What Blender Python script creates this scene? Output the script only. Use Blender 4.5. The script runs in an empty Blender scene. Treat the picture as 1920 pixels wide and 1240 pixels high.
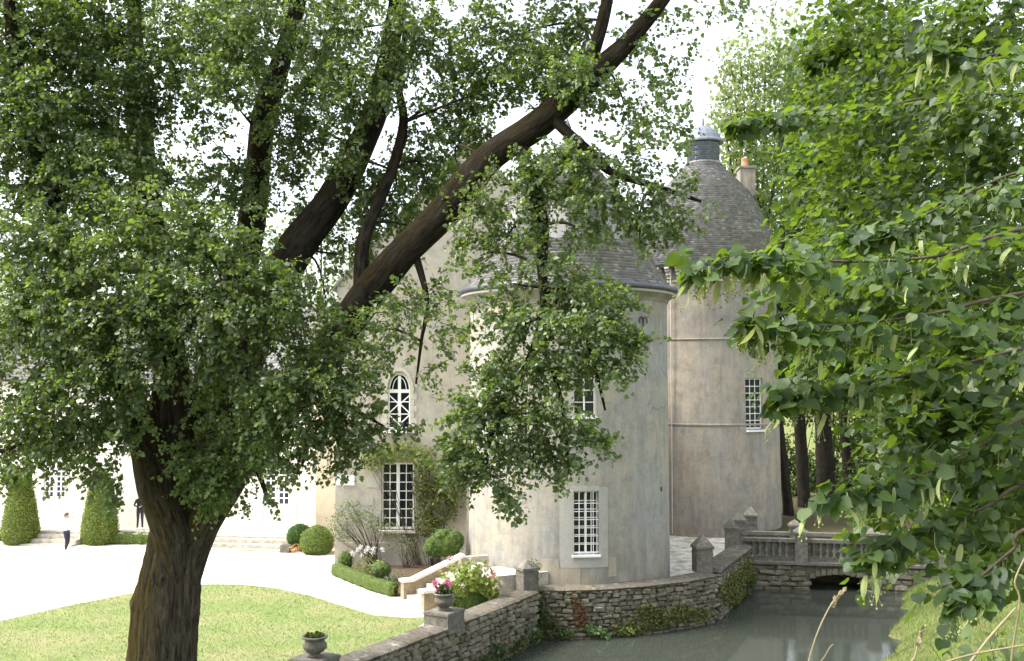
import bpy, bmesh, math, random
import numpy as np
from mathutils import Vector, Matrix
R = math.radians
random.seed(7); rng = np.random.default_rng(11)
scene = bpy.context.scene
COL = scene.collection

# ------------------------------------------------------------------ camera, sky, sun, exposure
F = 1900.0; CX, CY = 960.0, 620.0; CAMZ = 7.3; PITCH = math.atan(95 / F)
cam = bpy.data.cameras.new('camera'); cam.lens = 36 * F / 1920; cam.sensor_width = 36
cam.clip_start = 0.05; cam.clip_end = 3000
camo = bpy.data.objects.new('camera', cam); COL.objects.link(camo)
camo.location = (0, 0, CAMZ); camo.rotation_euler = (math.pi / 2 + PITCH, 0, 0)
scene.camera = camo
SUN_EL, SUN_AZ = 55.0, -97.0          # azimuth from +Y (view direction) towards +X; negative is the left side
world = bpy.data.worlds.new('World'); scene.world = world; world.use_nodes = True
wn = world.node_tree.nodes; wl = world.node_tree.links; wn.clear()
sky = wn.new('ShaderNodeTexSky'); sky.sky_type = 'NISHITA'; sky.sun_disc = False
sky.sun_elevation = R(SUN_EL); sky.sun_rotation = R(SUN_AZ)
sky.air_density = 1.0; sky.dust_density = 4.0; sky.ozone_density = 1.0
hs = wn.new('ShaderNodeHueSaturation'); hs.inputs['Saturation'].default_value = 0.38
bg = wn.new('ShaderNodeBackground'); bg.inputs['Strength'].default_value = 0.15
wo = wn.new('ShaderNodeOutputWorld')
wl.new(sky.outputs[0], hs.inputs['Color']); wl.new(hs.outputs[0], bg.inputs[0]); wl.new(bg.outputs[0], wo.inputs[0])
sun = bpy.data.lights.new('sun', 'SUN'); sun.energy = 1.3; sun.angle = R(18); sun.color = (1, 0.95, 0.86)
suno = bpy.data.objects.new('sun', sun); COL.objects.link(suno)
sd = Vector((math.sin(R(SUN_AZ)) * math.cos(R(SUN_EL)), math.cos(R(SUN_AZ)) * math.cos(R(SUN_EL)), math.sin(R(SUN_EL))))
suno.rotation_euler = (-sd).to_track_quat('-Z', 'Y').to_euler(); suno.location = sd * 80
vs = scene.view_settings; vs.view_transform = 'Standard'; vs.look = 'None'; vs.exposure = 1.88; vs.gamma = 1
scene.cycles.use_denoising = True
scene.cycles.max_bounces = 8; scene.cycles.diffuse_bounces = 4; scene.cycles.transmission_bounces = 4
scene.cycles.caustics_reflective = False; scene.cycles.caustics_refractive = False
scene.cycles.sample_clamp_indirect = 6

# ------------------------------------------------------------------ helpers
CP, SP = math.cos(PITCH), math.sin(PITCH)
def ray(px, py):
    u = (px - CX) / F; v = (CY - py) / F
    return Vector((u, CP - SP * v, SP + CP * v))
def at(px, py, d):                      # point of the place seen at a photo pixel, d metres ahead
    r = ray(px, py); return Vector((0, 0, CAMZ)) + r * (d / r.y)
def on(px, py, z=0.0):                  # point of the place seen at a photo pixel on the level z
    r = ray(px, py); return Vector((0, 0, CAMZ)) + r * ((z - CAMZ) / r.z)
def zat(py, d): return at(960, py, d).z

def sval(o, label=None, cat=None, group=None, kind=None):
    if label: o['label'] = label
    if cat: o['category'] = cat
    if group: o['group'] = group
    if kind: o['kind'] = kind
    return o
WM = {}
def link(o, parent=None, M=None):
    COL.objects.link(o)
    M = M.copy() if M is not None else Matrix.Identity(4)
    if parent is not None:
        o.parent = parent; o.matrix_parent_inverse = WM[parent.name].inverted()
    o.matrix_basis = M
    WM[o.name] = M
    return o
def thing(name, label, cat, loc, group=None):
    o = bpy.data.objects.new(name, None); o.empty_display_size = 0.2
    link(o, None, Matrix.Translation(Vector(loc)))
    return sval(o, label, cat, group)
def mesh_obj(name, me, mat=None, parent=None, M=None, kind=None):
    if mat is not None and len(me.materials) == 0: me.materials.append(mat)
    o = bpy.data.objects.new(name, me); link(o, parent, M)
    if kind: o['kind'] = kind
    return o
def fast_mesh(name, V, Fc, smooth=False):
    """V (n,3); Fc (m,k) faces with k corners"""
    V = np.asarray(V, dtype=np.float32); Fc = np.asarray(Fc, dtype=np.int32)
    me = bpy.data.meshes.new(name); m, k = Fc.shape
    me.vertices.add(len(V)); me.vertices.foreach_set('co', V.ravel())
    me.loops.add(m * k); me.loops.foreach_set('vertex_index', Fc.ravel())
    me.polygons.add(m); me.polygons.foreach_set('loop_start', np.arange(0, m * k, k, dtype=np.int32))
    me.update(calc_edges=True)
    if smooth: me.polygons.foreach_set('use_smooth', np.ones(m, dtype=bool))
    me.validate()
    return me
class MB:
    def __init__(s): s.v = []; s.f = []; s.sm = False
    def add(s, vs_, fs):
        n = len(s.v); s.v += [tuple(p) for p in vs_]; s.f += [tuple(i + n for i in f) for f in fs]; return s
    def box(s, c, h, ax=None):
        c = Vector(c)
        if ax is None: ax = (Vector((1, 0, 0)), Vector((0, 1, 0)), Vector((0, 0, 1)))
        p = [c + ax[0] * (h[0] * i) + ax[1] * (h[1] * j) + ax[2] * (h[2] * k) for k in (-1, 1) for j in (-1, 1) for i in (-1, 1)]
        return s.add(p, [(0, 2, 3, 1), (4, 5, 7, 6), (0, 1, 5, 4), (2, 6, 7, 3), (0, 4, 6, 2), (1, 3, 7, 5)])
    def quad(s, a, b, c, d): return s.add([a, b, c, d], [(0, 1, 2, 3)])
    def prism(s, poly, z0, z1):
        n = len(poly)
        s.add([(p[0], p[1], z0) for p in poly] + [(p[0], p[1], z1) for p in poly],
              [tuple(range(n - 1, -1, -1)), tuple(range(n, 2 * n))] + [(i, (i + 1) % n, n + (i + 1) % n, n + i) for i in range(n)])
        return s
    def tube(s, pts, rad, seg=8, cap=True):
        pts = [Vector(p) for p in pts]; n = len(pts); rings = []
        ref = None
        for i, p in enumerate(pts):
            t = (pts[min(i + 1, n - 1)] - pts[max(i - 1, 0)]).normalized()
            if ref is None: ref = t.orthogonal().normalized()
            ref = (ref - t * ref.dot(t)).normalized(); b = t.cross(ref)
            r = rad[i] if hasattr(rad, '__len__') else rad
            rings.append([p + (ref * math.cos(a) + b * math.sin(a)) * r for a in [2 * math.pi * k / seg for k in range(seg)]])
        vs_ = [q for rg in rings for q in rg]
        fs = [(i * seg + k, i * seg + (k + 1) % seg, (i + 1) * seg + (k + 1) % seg, (i + 1) * seg + k) for i in range(n - 1) for k in range(seg)]
        if cap: fs += [tuple(range(seg - 1, -1, -1)), tuple((n - 1) * seg + k for k in range(seg))]
        return s.add(vs_, fs)
    def lathe(s, c, prof, seg=32, a0=0.0, a1=2 * math.pi):
        full = abs(a1 - a0 - 2 * math.pi) < 1e-6; m = seg if full else seg + 1; n = len(prof)
        vs_ = [(c[0] + r * math.sin(a0 + (a1 - a0) * k / seg), c[1] - r * math.cos(a0 + (a1 - a0) * k / seg), c[2] + z) for (r, z) in prof for k in range(m)]
        fs = [(i * m + k, i * m + (k + 1) % m, (i + 1) * m + (k + 1) % m, (i + 1) * m + k) for i in range(n - 1) for k in range(seg)]
        return s.add(vs_, fs)
    def mesh(s, name, smooth=False):
        me = bpy.data.meshes.new(name); me.from_pydata(s.v, [], s.f); me.validate(); me.update()
        if smooth: me.polygons.foreach_set('use_smooth', np.ones(len(me.polygons), dtype=bool))
        return me
    def build(s, name, mat, parent=None, smooth=False, kind=None):
        return mesh_obj(name, s.mesh(name, smooth), mat, parent, None, kind)

# ------------------------------------------------------------------ materials
def newmat(name):
    m = bpy.data.materials.new(name); m.use_nodes = True
    nt = m.node_tree; b = nt.nodes['Principled BSDF']; return m, nt, b
def N(nt, t, **kw):
    n = nt.nodes.new(t)
    for k, v in kw.items(): setattr(n, k, v)
    return n
def pos(nt, scale=(1, 1, 1)):
    g = N(nt, 'ShaderNodeNewGeometry'); mp = N(nt, 'ShaderNodeMapping'); mp.inputs['Scale'].default_value = scale
    nt.links.new(g.outputs['Position'], mp.inputs['Vector']); return mp.outputs[0]
def noise(nt, vec, sc, det=5, rough=0.6, dist=0.0):
    n = N(nt, 'ShaderNodeTexNoise'); n.inputs['Scale'].default_value = sc; n.inputs['Detail'].default_value = det
    n.inputs['Roughness'].default_value = rough; n.inputs['Distortion'].default_value = dist
    nt.links.new(vec, n.inputs['Vector']); return n.outputs['Fac']
def ramp(nt, fac, stops):
    r = N(nt, 'ShaderNodeValToRGB'); e = r.color_ramp.elements
    while len(e) < len(stops): e.new(0.5)
    for el, (p, c) in zip(e, stops): el.position = p; el.color = (*c, 1) if len(c) == 3 else c
    nt.links.new(fac, r.inputs['Fac']); return r.outputs['Color']
def mix(nt, fac, a, b, mode='MIX'):
    m = N(nt, 'ShaderNodeMix', data_type='RGBA', blend_type=mode)
    for k, x in (('Factor', fac), ('A', a), ('B', b)):
        s = [i for i in m.inputs if i.name == k and (i.type == 'RGBA' or k == 'Factor')][0]
        if isinstance(x, (int, float)): s.default_value = x
        elif isinstance(x, tuple): s.default_value = (*x, 1)
        else: nt.links.new(x, s)
    return [o for o in m.outputs if o.type == 'RGBA'][0]
def bump(nt, b, h, st=0.3, dist=0.02):
    n = N(nt, 'ShaderNodeBump'); n.inputs['Strength'].default_value = st; n.inputs['Distance'].default_value = dist
    nt.links.new(h, n.inputs['Height']); nt.links.new(n.outputs[0], b.inputs['Normal'])
def g3(v): return (v, v, v)

def plain(name, col, rough=0.7, var=0.25, sc=6.0, bst=0.0, metal=0.0, spec=0.3, rnd=0.0):
    m, nt, b = newmat(name); p = pos(nt)
    n1 = noise(nt, p, sc)
    c = ramp(nt, n1, [(0.3, tuple(x * (1 - var) for x in col)), (0.7, tuple(min(1, x * (1 + var)) for x in col))])
    if rnd:
        oi = N(nt, 'ShaderNodeObjectInfo'); c = mix(nt, 1.0, c, ramp(nt, oi.outputs['Random'], [(0, g3(1 - rnd)), (1, g3(1.0))]), 'MULTIPLY')
    nt.links.new(c, b.inputs['Base Color']); b.inputs['Roughness'].default_value = rough
    b.inputs['Metallic'].default_value = metal; b.inputs['Specular IOR Level'].default_value = spec
    if bst: bump(nt, b, noise(nt, p, sc * 5), bst, 0.01)
    return m
def plaster(name, base, dark, warm, streak=0.6, warm_amt=0.5, damp=0.0):
    m, nt, b = newmat(name)
    big = noise(nt, pos(nt), 0.55, 6, 0.65, 0.6)
    c = mix(nt, ramp(nt, big, [(0.42, g3(0)), (0.66, g3(warm_amt))]), base, warm)
    st = noise(nt, pos(nt, (2.0, 2.0, 0.28)), 1.3, 8, 0.75, 0.4)
    c = mix(nt, ramp(nt, st, [(0.46, g3(0)), (0.78, g3(streak))]), c, dark)
    st2 = noise(nt, pos(nt, (7, 7, 0.5)), 2.0, 4, 0.6)
    c = mix(nt, ramp(nt, st2, [(0.55, g3(0)), (0.75, g3(0.35))]), c, tuple(min(1, x * 1.35) for x in base))
    blot = noise(nt, pos(nt), 1.7, 9, 0.78)
    c = mix(nt, ramp(nt, blot, [(0.46, g3(0)), (0.66, g3(0.62))]), c, dark)
    if damp:                             # damp, dirty skirting and run-off stains below the eave
        sz = N(nt, 'ShaderNodeSeparateXYZ'); nt.links.new(pos(nt), sz.inputs[0])
        for lo_, hi_, col in ((2.6, 0.2, (0.20, 0.185, 0.15)), (8.0, 10.6, (0.17, 0.16, 0.14))):
            mz = N(nt, 'ShaderNodeMapRange'); mz.inputs[1].default_value = lo_; mz.inputs[2].default_value = hi_; nt.links.new(sz.outputs['Z'], mz.inputs[0])
            mu = N(nt, 'ShaderNodeMath', operation='MULTIPLY'); nt.links.new(mz.outputs[0], mu.inputs[0]); nt.links.new(ramp(nt, noise(nt, pos(nt, (1.6, 1.6, 0.5)), 1.5, 8, 0.75), [(0.38, g3(0)), (0.62, g3(damp))]), mu.inputs[1])
            c = mix(nt, mu.outputs[0], c, col)
    fine = noise(nt, pos(nt), 22, 4, 0.7)
    c = mix(nt, 0.6, c, ramp(nt, fine, [(0.3, g3(0.7)), (0.7, g3(1.0))]), 'MULTIPLY')
    nt.links.new(c, b.inputs['Base Color']); b.inputs['Roughness'].default_value = 0.92; b.inputs['Specular IOR Level'].default_value = 0.15
    bump(nt, b, noise(nt, pos(nt), 9, 8, 0.7), 0.35, 0.03)
    return m
def stone(name, col, lich, moss=(0.09, 0.085, 0.02), lam=0.6, mam=0.3, rnd=0.35, sc=5.0):
    m, nt, b = newmat(name); p = pos(nt)
    c = ramp(nt, noise(nt, p, sc, 8, 0.7), [(0.3, tuple(x * 0.55 for x in col)), (0.55, col), (0.75, tuple(min(1, x * 1.4) for x in col))])
    c = mix(nt, ramp(nt, noise(nt, p, 3.1, 8, 0.75), [(0.56, g3(0)), (0.66, g3(lam))]), c, lich)
    c = mix(nt, ramp(nt, noise(nt, p, 1.1, 5, 0.7, 0.5), [(0.5, g3(0)), (0.68, g3(mam))]), c, moss)
    if rnd:
        oi = N(nt, 'ShaderNodeObjectInfo'); c = mix(nt, 1.0, c, ramp(nt, oi.outputs['Random'], [(0, g3(1 - rnd)), (1, g3(1.0))]), 'MULTIPLY')
    nt.links.new(c, b.inputs['Base Color']); b.inputs['Roughness'].default_value = 0.95; b.inputs['Specular IOR Level'].default_value = 0.1
    bump(nt, b, noise(nt, p, 14, 8, 0.75), 0.6, 0.03)
    return m
def leafmat(name, lo, hi, trans, tmix=0.35, rough=0.45, spec=0.35, obj_rnd=False, clump=0.8):
    m, nt, b = newmat(name)
    g = N(nt, 'ShaderNodeNewGeometry'); r = g.outputs['Random Per Island']
    if obj_rnd:
        oi = N(nt, 'ShaderNodeObjectInfo'); r = oi.outputs['Random']
    c = ramp(nt, r, [(0.0, lo), (0.6, tuple((a + b_) / 2 for a, b_ in zip(lo, hi))), (1.0, hi)])
    cl = noise(nt, pos(nt), clump, 3, 0.6)
    k = ramp(nt, cl, [(0.35, g3(0.72)), (0.65, g3(1.0))])
    c = mix(nt, 1.0, c, k, 'MULTIPLY')
    nt.links.new(c, b.inputs['Base Color']); b.inputs['Roughness'].default_value = rough; b.inputs['Specular IOR Level'].default_value = spec
    t = N(nt, 'ShaderNodeBsdfTranslucent')
    tc = mix(nt, 1.0, trans, k, 'MULTIPLY'); nt.links.new(tc, t.inputs['Color'])
    ms = N(nt, 'ShaderNodeMixShader'); ms.inputs[0].default_value = tmix
    nt.links.new(b.outputs[0], ms.inputs[1]); nt.links.new(t.outputs[0], ms.inputs[2])
    nt.links.new(ms.outputs[0], nt.nodes['Material Output'].inputs['Surface'])
    return m

M = {}
M['tower'] = plaster('tower_plaster', (0.37, 0.362, 0.338), (0.19, 0.188, 0.178), (0.48, 0.41, 0.30), 0.75, 0.65, 0.8)
M['tower2'] = plaster('warm_tower_plaster', (0.37, 0.345, 0.30), (0.18, 0.172, 0.155), (0.50, 0.41, 0.29), 0.75, 0.8, 0.8)
M['gable'] = plaster('gable_plaster', (0.45, 0.42, 0.36), (0.25, 0.235, 0.20), (0.48, 0.42, 0.32), 0.5, 0.5)
M['wing'] = plaster('wing_limewash', (0.86, 0.82, 0.74), (0.66, 0.60, 0.50), (0.86, 0.76, 0.60), 0.2, 0.35)
M['pier'] = plaster('beige_plaster', (0.66, 0.57, 0.44), (0.5, 0.43, 0.32), (0.72, 0.55, 0.38), 0.3, 0.6)
M['patch'] = plaster('pale_repair_plaster', (0.43, 0.415, 0.38), (0.36, 0.35, 0.32), (0.53, 0.49, 0.4), 0.3, 0.3)
M['ochre'] = plaster('ochre_stone', (0.42, 0.375, 0.30), (0.26, 0.24, 0.20), (0.44, 0.37, 0.27), 0.6, 0.6)
M['trim'] = plaster('pale_limestone', (0.56, 0.53, 0.46), (0.36, 0.34, 0.29), (0.6, 0.53, 0.42), 0.3, 0.3)
M['rubble'] = stone('rubble_stone', (0.25, 0.225, 0.17), (0.44, 0.42, 0.36), (0.115, 0.11, 0.04), 0.5, 0.7, 0.45)
M['mortar'] = stone('dark_mortar', (0.155, 0.135, 0.10), (0.2, 0.19, 0.14), (0.06, 0.06, 0.015), 0.3, 0.5, 0)
M['coping'] = stone('coping_stone', (0.155, 0.14, 0.115), (0.50, 0.48, 0.42), (0.20, 0.13, 0.03), 0.55, 0.35, 0.3)
M['balu'] = stone('balustrade_stone', (0.20, 0.187, 0.162), (0.40, 0.38, 0.33), (0.09, 0.085, 0.03), 0.5, 0.4, 0.25, 7)
M['stepst'] = stone('step_stone', (0.52, 0.48, 0.41), (0.7, 0.68, 0.62), (0.3, 0.27, 0.18), 0.3, 0.25, 0.15)
M['stairside_shade'] = stone('shaded_stair_flank', (0.36, 0.28, 0.19), (0.5, 0.46, 0.38), (0.2, 0.16, 0.08), 0.3, 0.3, 0.15)  # shaded brown of the stair flanks put into the stone colour
M['iron'] = plain('dark_iron', (0.045, 0.035, 0.03), 0.7, 0.4, 12)
M['white'] = plain('white_paint', (0.80, 0.80, 0.78), 0.5, 0.06, 3)
M['zinc'] = plain('dark_zinc', (0.10, 0.105, 0.13), 0.4, 0.25, 4, 0, 0.3, 0.5)
M['terracotta'] = plain('terracotta', (0.42, 0.23, 0.13), 0.85, 0.3, 6)
M['soil'] = plain('soil', (0.09, 0.065, 0.04), 0.95, 0.4, 8, 0.5)
M['lead'] = plain('grey_lead', (0.14, 0.155, 0.18), 0.8, 0.2, 3)
m, nt, b = newmat('window_glass'); b.inputs['Base Color'].default_value = (0.012, 0.014, 0.022, 1); b.inputs['Roughness'].default_value = 0.06
b.inputs['Specular IOR Level'].default_value = 0.5; bump(nt, b, noise(nt, pos(nt), 3), 0.06, 0.02); M['glass'] = m
# slates: a tone of its own for each slate, pale lichen
m, nt, b = newmat('slate'); g = N(nt, 'ShaderNodeNewGeometry')
c = ramp(nt, g.outputs['Random Per Island'], [(0, (0.125, 0.122, 0.125)), (0.5, (0.185, 0.18, 0.18)), (0.9, (0.24, 0.235, 0.23)), (1, (0.36, 0.36, 0.35))])
c = mix(nt, ramp(nt, noise(nt, pos(nt), 0.5, 5, 0.7), [(0.45, g3(0)), (0.7, g3(0.35))]), c, (0.16, 0.135, 0.09))
c = mix(nt, ramp(nt, noise(nt, pos(nt), 5.5, 6, 0.8), [(0.60, g3(0)), (0.70, g3(0.75))]), c, (0.47, 0.47, 0.45))
nt.links.new(c, b.inputs['Base Color']); b.inputs['Roughness'].default_value = 0.55; b.inputs['Specular IOR Level'].default_value = 0.4
bump(nt, b, noise(nt, pos(nt), 18, 5), 0.2, 0.01); M['slate'] = m
m, nt, b = newmat('slate_blue'); g = N(nt, 'ShaderNodeNewGeometry')
c = ramp(nt, g.outputs['Random Per Island'], [(0, (0.11, 0.13, 0.16)), (1, (0.17, 0.19, 0.23))])
nt.links.new(c, b.inputs['Base Color']); b.inputs['Roughness'].default_value = 0.45; M['slate_blue'] = m
# bark
def barkmat(name, k, attr):
    m, nt, b = newmat(name)
    if attr:
        a_ = N(nt, 'ShaderNodeAttribute', attribute_name='barkco'); vec = a_.outputs['Vector']
        mp = N(nt, 'ShaderNodeMapping'); mp.inputs['Scale'].default_value = (6, 6, 1.2); nt.links.new(vec, mp.inputs['Vector']); vec = mp.outputs[0]
    else: vec = pos(nt, (5, 5, 0.9))
    nb = noise(nt, vec, 2.4, 9, 0.75, 0.7)
    c = ramp(nt, nb, [(0.36, (0.022 * k, 0.018 * k, 0.013 * k)), (0.5, (0.115 * k, 0.095 * k, 0.07 * k)), (0.7, (0.24 * k, 0.21 * k, 0.165 * k))])
    gg = N(nt, 'ShaderNodeNewGeometry'); sx = N(nt, 'ShaderNodeSeparateXYZ'); nt.links.new(gg.outputs['Normal'], sx.inputs[0])
    mr = N(nt, 'ShaderNodeMapRange'); mr.inputs[1].default_value = 0.1; mr.inputs[2].default_value = -0.75; nt.links.new(sx.outputs['X'], mr.inputs[0])
    mm = N(nt, 'ShaderNodeMath', operation='MULTIPLY'); nt.links.new(mr.outputs[0], mm.inputs[0])
    nt.links.new(ramp(nt, noise(nt, pos(nt, (1.5, 1.5, 0.6)), 1.8, 7, 0.75), [(0.40, g3(0)), (0.56, g3(0.85))]), mm.inputs[1])
    c = mix(nt, mm.outputs[0], c, (0.13 * k, 0.095 * k, 0.014 * k))
    c = mix(nt, ramp(nt, noise(nt, pos(nt), 3.5, 7, 0.8), [(0.60, g3(0)), (0.7, g3(0.5))]), c, (0.27 * k, 0.26 * k, 0.22 * k))
    if attr:                             # crown shade put into the bark colour: limbs darken away from the stems
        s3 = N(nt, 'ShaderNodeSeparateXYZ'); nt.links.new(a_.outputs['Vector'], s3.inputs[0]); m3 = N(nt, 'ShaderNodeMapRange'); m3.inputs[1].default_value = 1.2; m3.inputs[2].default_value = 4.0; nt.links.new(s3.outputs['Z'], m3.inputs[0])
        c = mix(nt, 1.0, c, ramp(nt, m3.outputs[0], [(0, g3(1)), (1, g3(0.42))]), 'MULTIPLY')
    nt.links.new(c, b.inputs['Base Color']); b.inputs['Roughness'].default_value = 0.95; b.inputs['Specular IOR Level'].default_value = 0.1
    bump(nt, b, nb, 1.0, 0.09); return m
M['bark'] = barkmat('linden_bark', 0.72, False); M['bark_limb'] = barkmat('linden_limb_bark', 0.62, True)
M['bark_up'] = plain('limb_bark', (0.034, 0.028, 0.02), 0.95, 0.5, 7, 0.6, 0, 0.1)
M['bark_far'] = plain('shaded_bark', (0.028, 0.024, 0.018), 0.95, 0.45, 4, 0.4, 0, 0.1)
M['twig'] = plain('twig_bark', (0.075, 0.06, 0.04), 0.9, 0.3, 15)
M['stem'] = plain('green_stem', (0.10, 0.13, 0.04), 0.8, 0.3, 10)
M['dry'] = plain('dry_grass_stem', (0.23, 0.19, 0.11), 0.8, 0.2, 10)
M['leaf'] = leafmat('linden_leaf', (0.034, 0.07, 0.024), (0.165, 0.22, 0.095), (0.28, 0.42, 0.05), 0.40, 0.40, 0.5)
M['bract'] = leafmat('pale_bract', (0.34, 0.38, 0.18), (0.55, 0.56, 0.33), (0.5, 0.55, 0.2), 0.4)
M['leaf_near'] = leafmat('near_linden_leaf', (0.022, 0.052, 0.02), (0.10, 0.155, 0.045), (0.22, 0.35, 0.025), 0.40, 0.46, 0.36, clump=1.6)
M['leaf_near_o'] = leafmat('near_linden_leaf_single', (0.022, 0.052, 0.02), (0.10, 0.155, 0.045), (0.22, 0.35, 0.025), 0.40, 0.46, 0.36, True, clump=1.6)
M['bract_o'] = leafmat('pale_bract_single', (0.36, 0.42, 0.17), (0.55, 0.60, 0.30), (0.6, 0.68, 0.2), 0.45, 0.5, 0.3, True)
M['leaf_pale'] = leafmat('pale_tree_leaf', (0.19, 0.25, 0.09), (0.34, 0.40, 0.17), (0.42, 0.52, 0.16), 0.35, 0.6, 0.2, clump=0.3)
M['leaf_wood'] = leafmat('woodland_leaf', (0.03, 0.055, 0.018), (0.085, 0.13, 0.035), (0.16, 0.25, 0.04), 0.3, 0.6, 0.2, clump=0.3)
M['box'] = leafmat('box_leaf', (0.11, 0.18, 0.03), (0.23, 0.30, 0.06), (0.28, 0.36, 0.07), 0.25, 0.5, 0.3, clump=2)
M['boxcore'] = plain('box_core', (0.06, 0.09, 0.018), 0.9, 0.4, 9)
M['topi'] = leafmat('yew_leaf', (0.15, 0.205, 0.035), (0.28, 0.33, 0.07), (0.3, 0.33, 0.07), 0.2, 0.6, 0.2, clump=1.5)
M['shrub'] = leafmat('shrub_leaf', (0.035, 0.085, 0.02), (0.085, 0.17, 0.045), (0.14, 0.27, 0.04), 0.3, clump=2)
M['hyd'] = leafmat('hydrangea_leaf', (0.17, 0.24, 0.04), (0.34, 0.40, 0.10), (0.35, 0.45, 0.08), 0.35, clump=2)
M['rose'] = leafmat('rose_leaf', (0.12, 0.17, 0.07), (0.25, 0.30, 0.15), (0.3, 0.38, 0.15), 0.35, clump=2)
M['climb'] = leafmat('climber_leaf', (0.20, 0.25, 0.05), (0.36, 0.41, 0.13), (0.42, 0.45, 0.12), 0.35, clump=2)
M['grey_leaf'] = leafmat('blue_green_leaf', (0.07, 0.12, 0.07), (0.17, 0.23, 0.15), (0.2, 0.28, 0.15), 0.3, clump=3)
M['ivy'] = leafmat('ivy_leaf', (0.03, 0.06, 0.015), (0.11, 0.15, 0.03), (0.16, 0.22, 0.03), 0.25, clump=2.5)
M['ivy_y'] = leafmat('moss_plant', (0.075, 0.10, 0.015), (0.17, 0.19, 0.035), (0.2, 0.2, 0.03), 0.2, clump=2.5)
M['fern'] = leafmat('bright_weed_leaf', (0.08, 0.16, 0.04), (0.20, 0.30, 0.12), (0.25, 0.4, 0.1), 0.35, clump=3)
M['rust'] = leafmat('reddish_creeper', (0.12, 0.06, 0.03), (0.22, 0.12, 0.05), (0.25, 0.12, 0.05), 0.2, clump=3)
M['fl_white'] = leafmat('white_petal', (0.75, 0.75, 0.72), (0.9, 0.9, 0.88), (0.8, 0.8, 0.75), 0.3)
M['fl_pink'] = leafmat('pink_petal', (0.62, 0.10, 0.25), (0.80, 0.30, 0.45), (0.8, 0.25, 0.4), 0.3)
M['fl_pale'] = leafmat('pale_pink_petal', (0.70, 0.48, 0.48), (0.82, 0.68, 0.66), (0.8, 0.6, 0.6), 0.3)
M['fl_orange'] = leafmat('apricot_leaf', (0.60, 0.36, 0.16), (0.78, 0.52, 0.28), (0.7, 0.5, 0.2), 0.3)
# ground
m, nt, b = newmat('white_gravel')
c = ramp(nt, noise(nt, pos(nt), 60, 4, 0.8), [(0.3, (0.50, 0.47, 0.41)), (0.55, (0.68, 0.65, 0.59)), (0.75, (0.78, 0.76, 0.70))])
c = mix(nt, ramp(nt, noise(nt, pos(nt), 0.7, 6, 0.75), [(0.58, g3(0)), (0.75, g3(0.45))]), c, (0.42, 0.38, 0.26))
sx = N(nt, 'ShaderNodeSeparateXYZ'); nt.links.new(pos(nt), sx.inputs[0])
mr = N(nt, 'ShaderNodeMapRange'); mr.inputs[1].default_value = 4.2; mr.inputs[2].default_value = 6.2; nt.links.new(sx.outputs['X'], mr.inputs[0])
wd = ramp(nt, noise(nt, pos(nt), 1.7, 7, 0.75), [(0.44, g3(0)), (0.62, g3(0.9))])
mm = N(nt, 'ShaderNodeMath', operation='MULTIPLY'); nt.links.new(mr.outputs[0], mm.inputs[0]); nt.links.new(wd, mm.inputs[1])
c = mix(nt, mm.outputs[0], c, (0.20, 0.20, 0.09))
nt.links.new(c, b.inputs['Base Color']); b.inputs['Roughness'].default_value = 0.95
bump(nt, b, noise(nt, pos(nt), 55, 3, 0.7), 0.5, 0.02); M['gravel'] = m
def grassmat(name, a, b1, dry, amt, sc=0.5):
    m, nt, b = newmat(name)
    c = ramp(nt, noise(nt, pos(nt), 9, 6, 0.8), [(0.3, a), (0.7, b1)])
    c = mix(nt, ramp(nt, noise(nt, pos(nt), sc, 7, 0.7), [(0.42, g3(0)), (0.66, g3(amt))]), c, dry)
    c = mix(nt, 0.7, c, ramp(nt, noise(nt, pos(nt), 45, 3, 0.8), [(0.3, g3(0.55)), (0.7, g3(1.0))]), 'MULTIPLY')
    nt.links.new(c, b.inputs['Base Color']); b.inputs['Roughness'].default_value = 0.95; b.inputs['Specular IOR Level'].default_value = 0.1
    bump(nt, b, noise(nt, pos(nt), 30, 6, 0.8), 0.8, 0.05); return m
M['lawn'] = grassmat('lawn_grass', (0.18, 0.25, 0.08), (0.27, 0.335, 0.125), (0.37, 0.33, 0.18), 0.8)
M['ground'] = grassmat('rough_grass', (0.12, 0.17, 0.045), (0.20, 0.25, 0.075), (0.26, 0.21, 0.11), 0.8)
M['litter'] = grassmat('shaded_woodland_litter', (0.07, 0.06, 0.03), (0.13, 0.11, 0.06), (0.10, 0.11, 0.04), 0.6, 0.9)
M['blade'] = leafmat('grass_blade', (0.20, 0.27, 0.08), (0.27, 0.335, 0.12), (0.28, 0.34, 0.12), 0.3, 0.7, 0.1)
m, nt, b = newmat('moat_water'); b.inputs['Base Color'].default_value = (0.044, 0.051, 0.041, 1); b.inputs['Roughness'].default_value = 0.07
b.inputs['IOR'].default_value = 1.33; b.inputs['Specular IOR Level'].default_value = 0.62
bump(nt, b, noise(nt, pos(nt, (1, 0.5, 1)), 2.6, 4, 0.6), 0.10, 0.02); M['water'] = m
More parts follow.
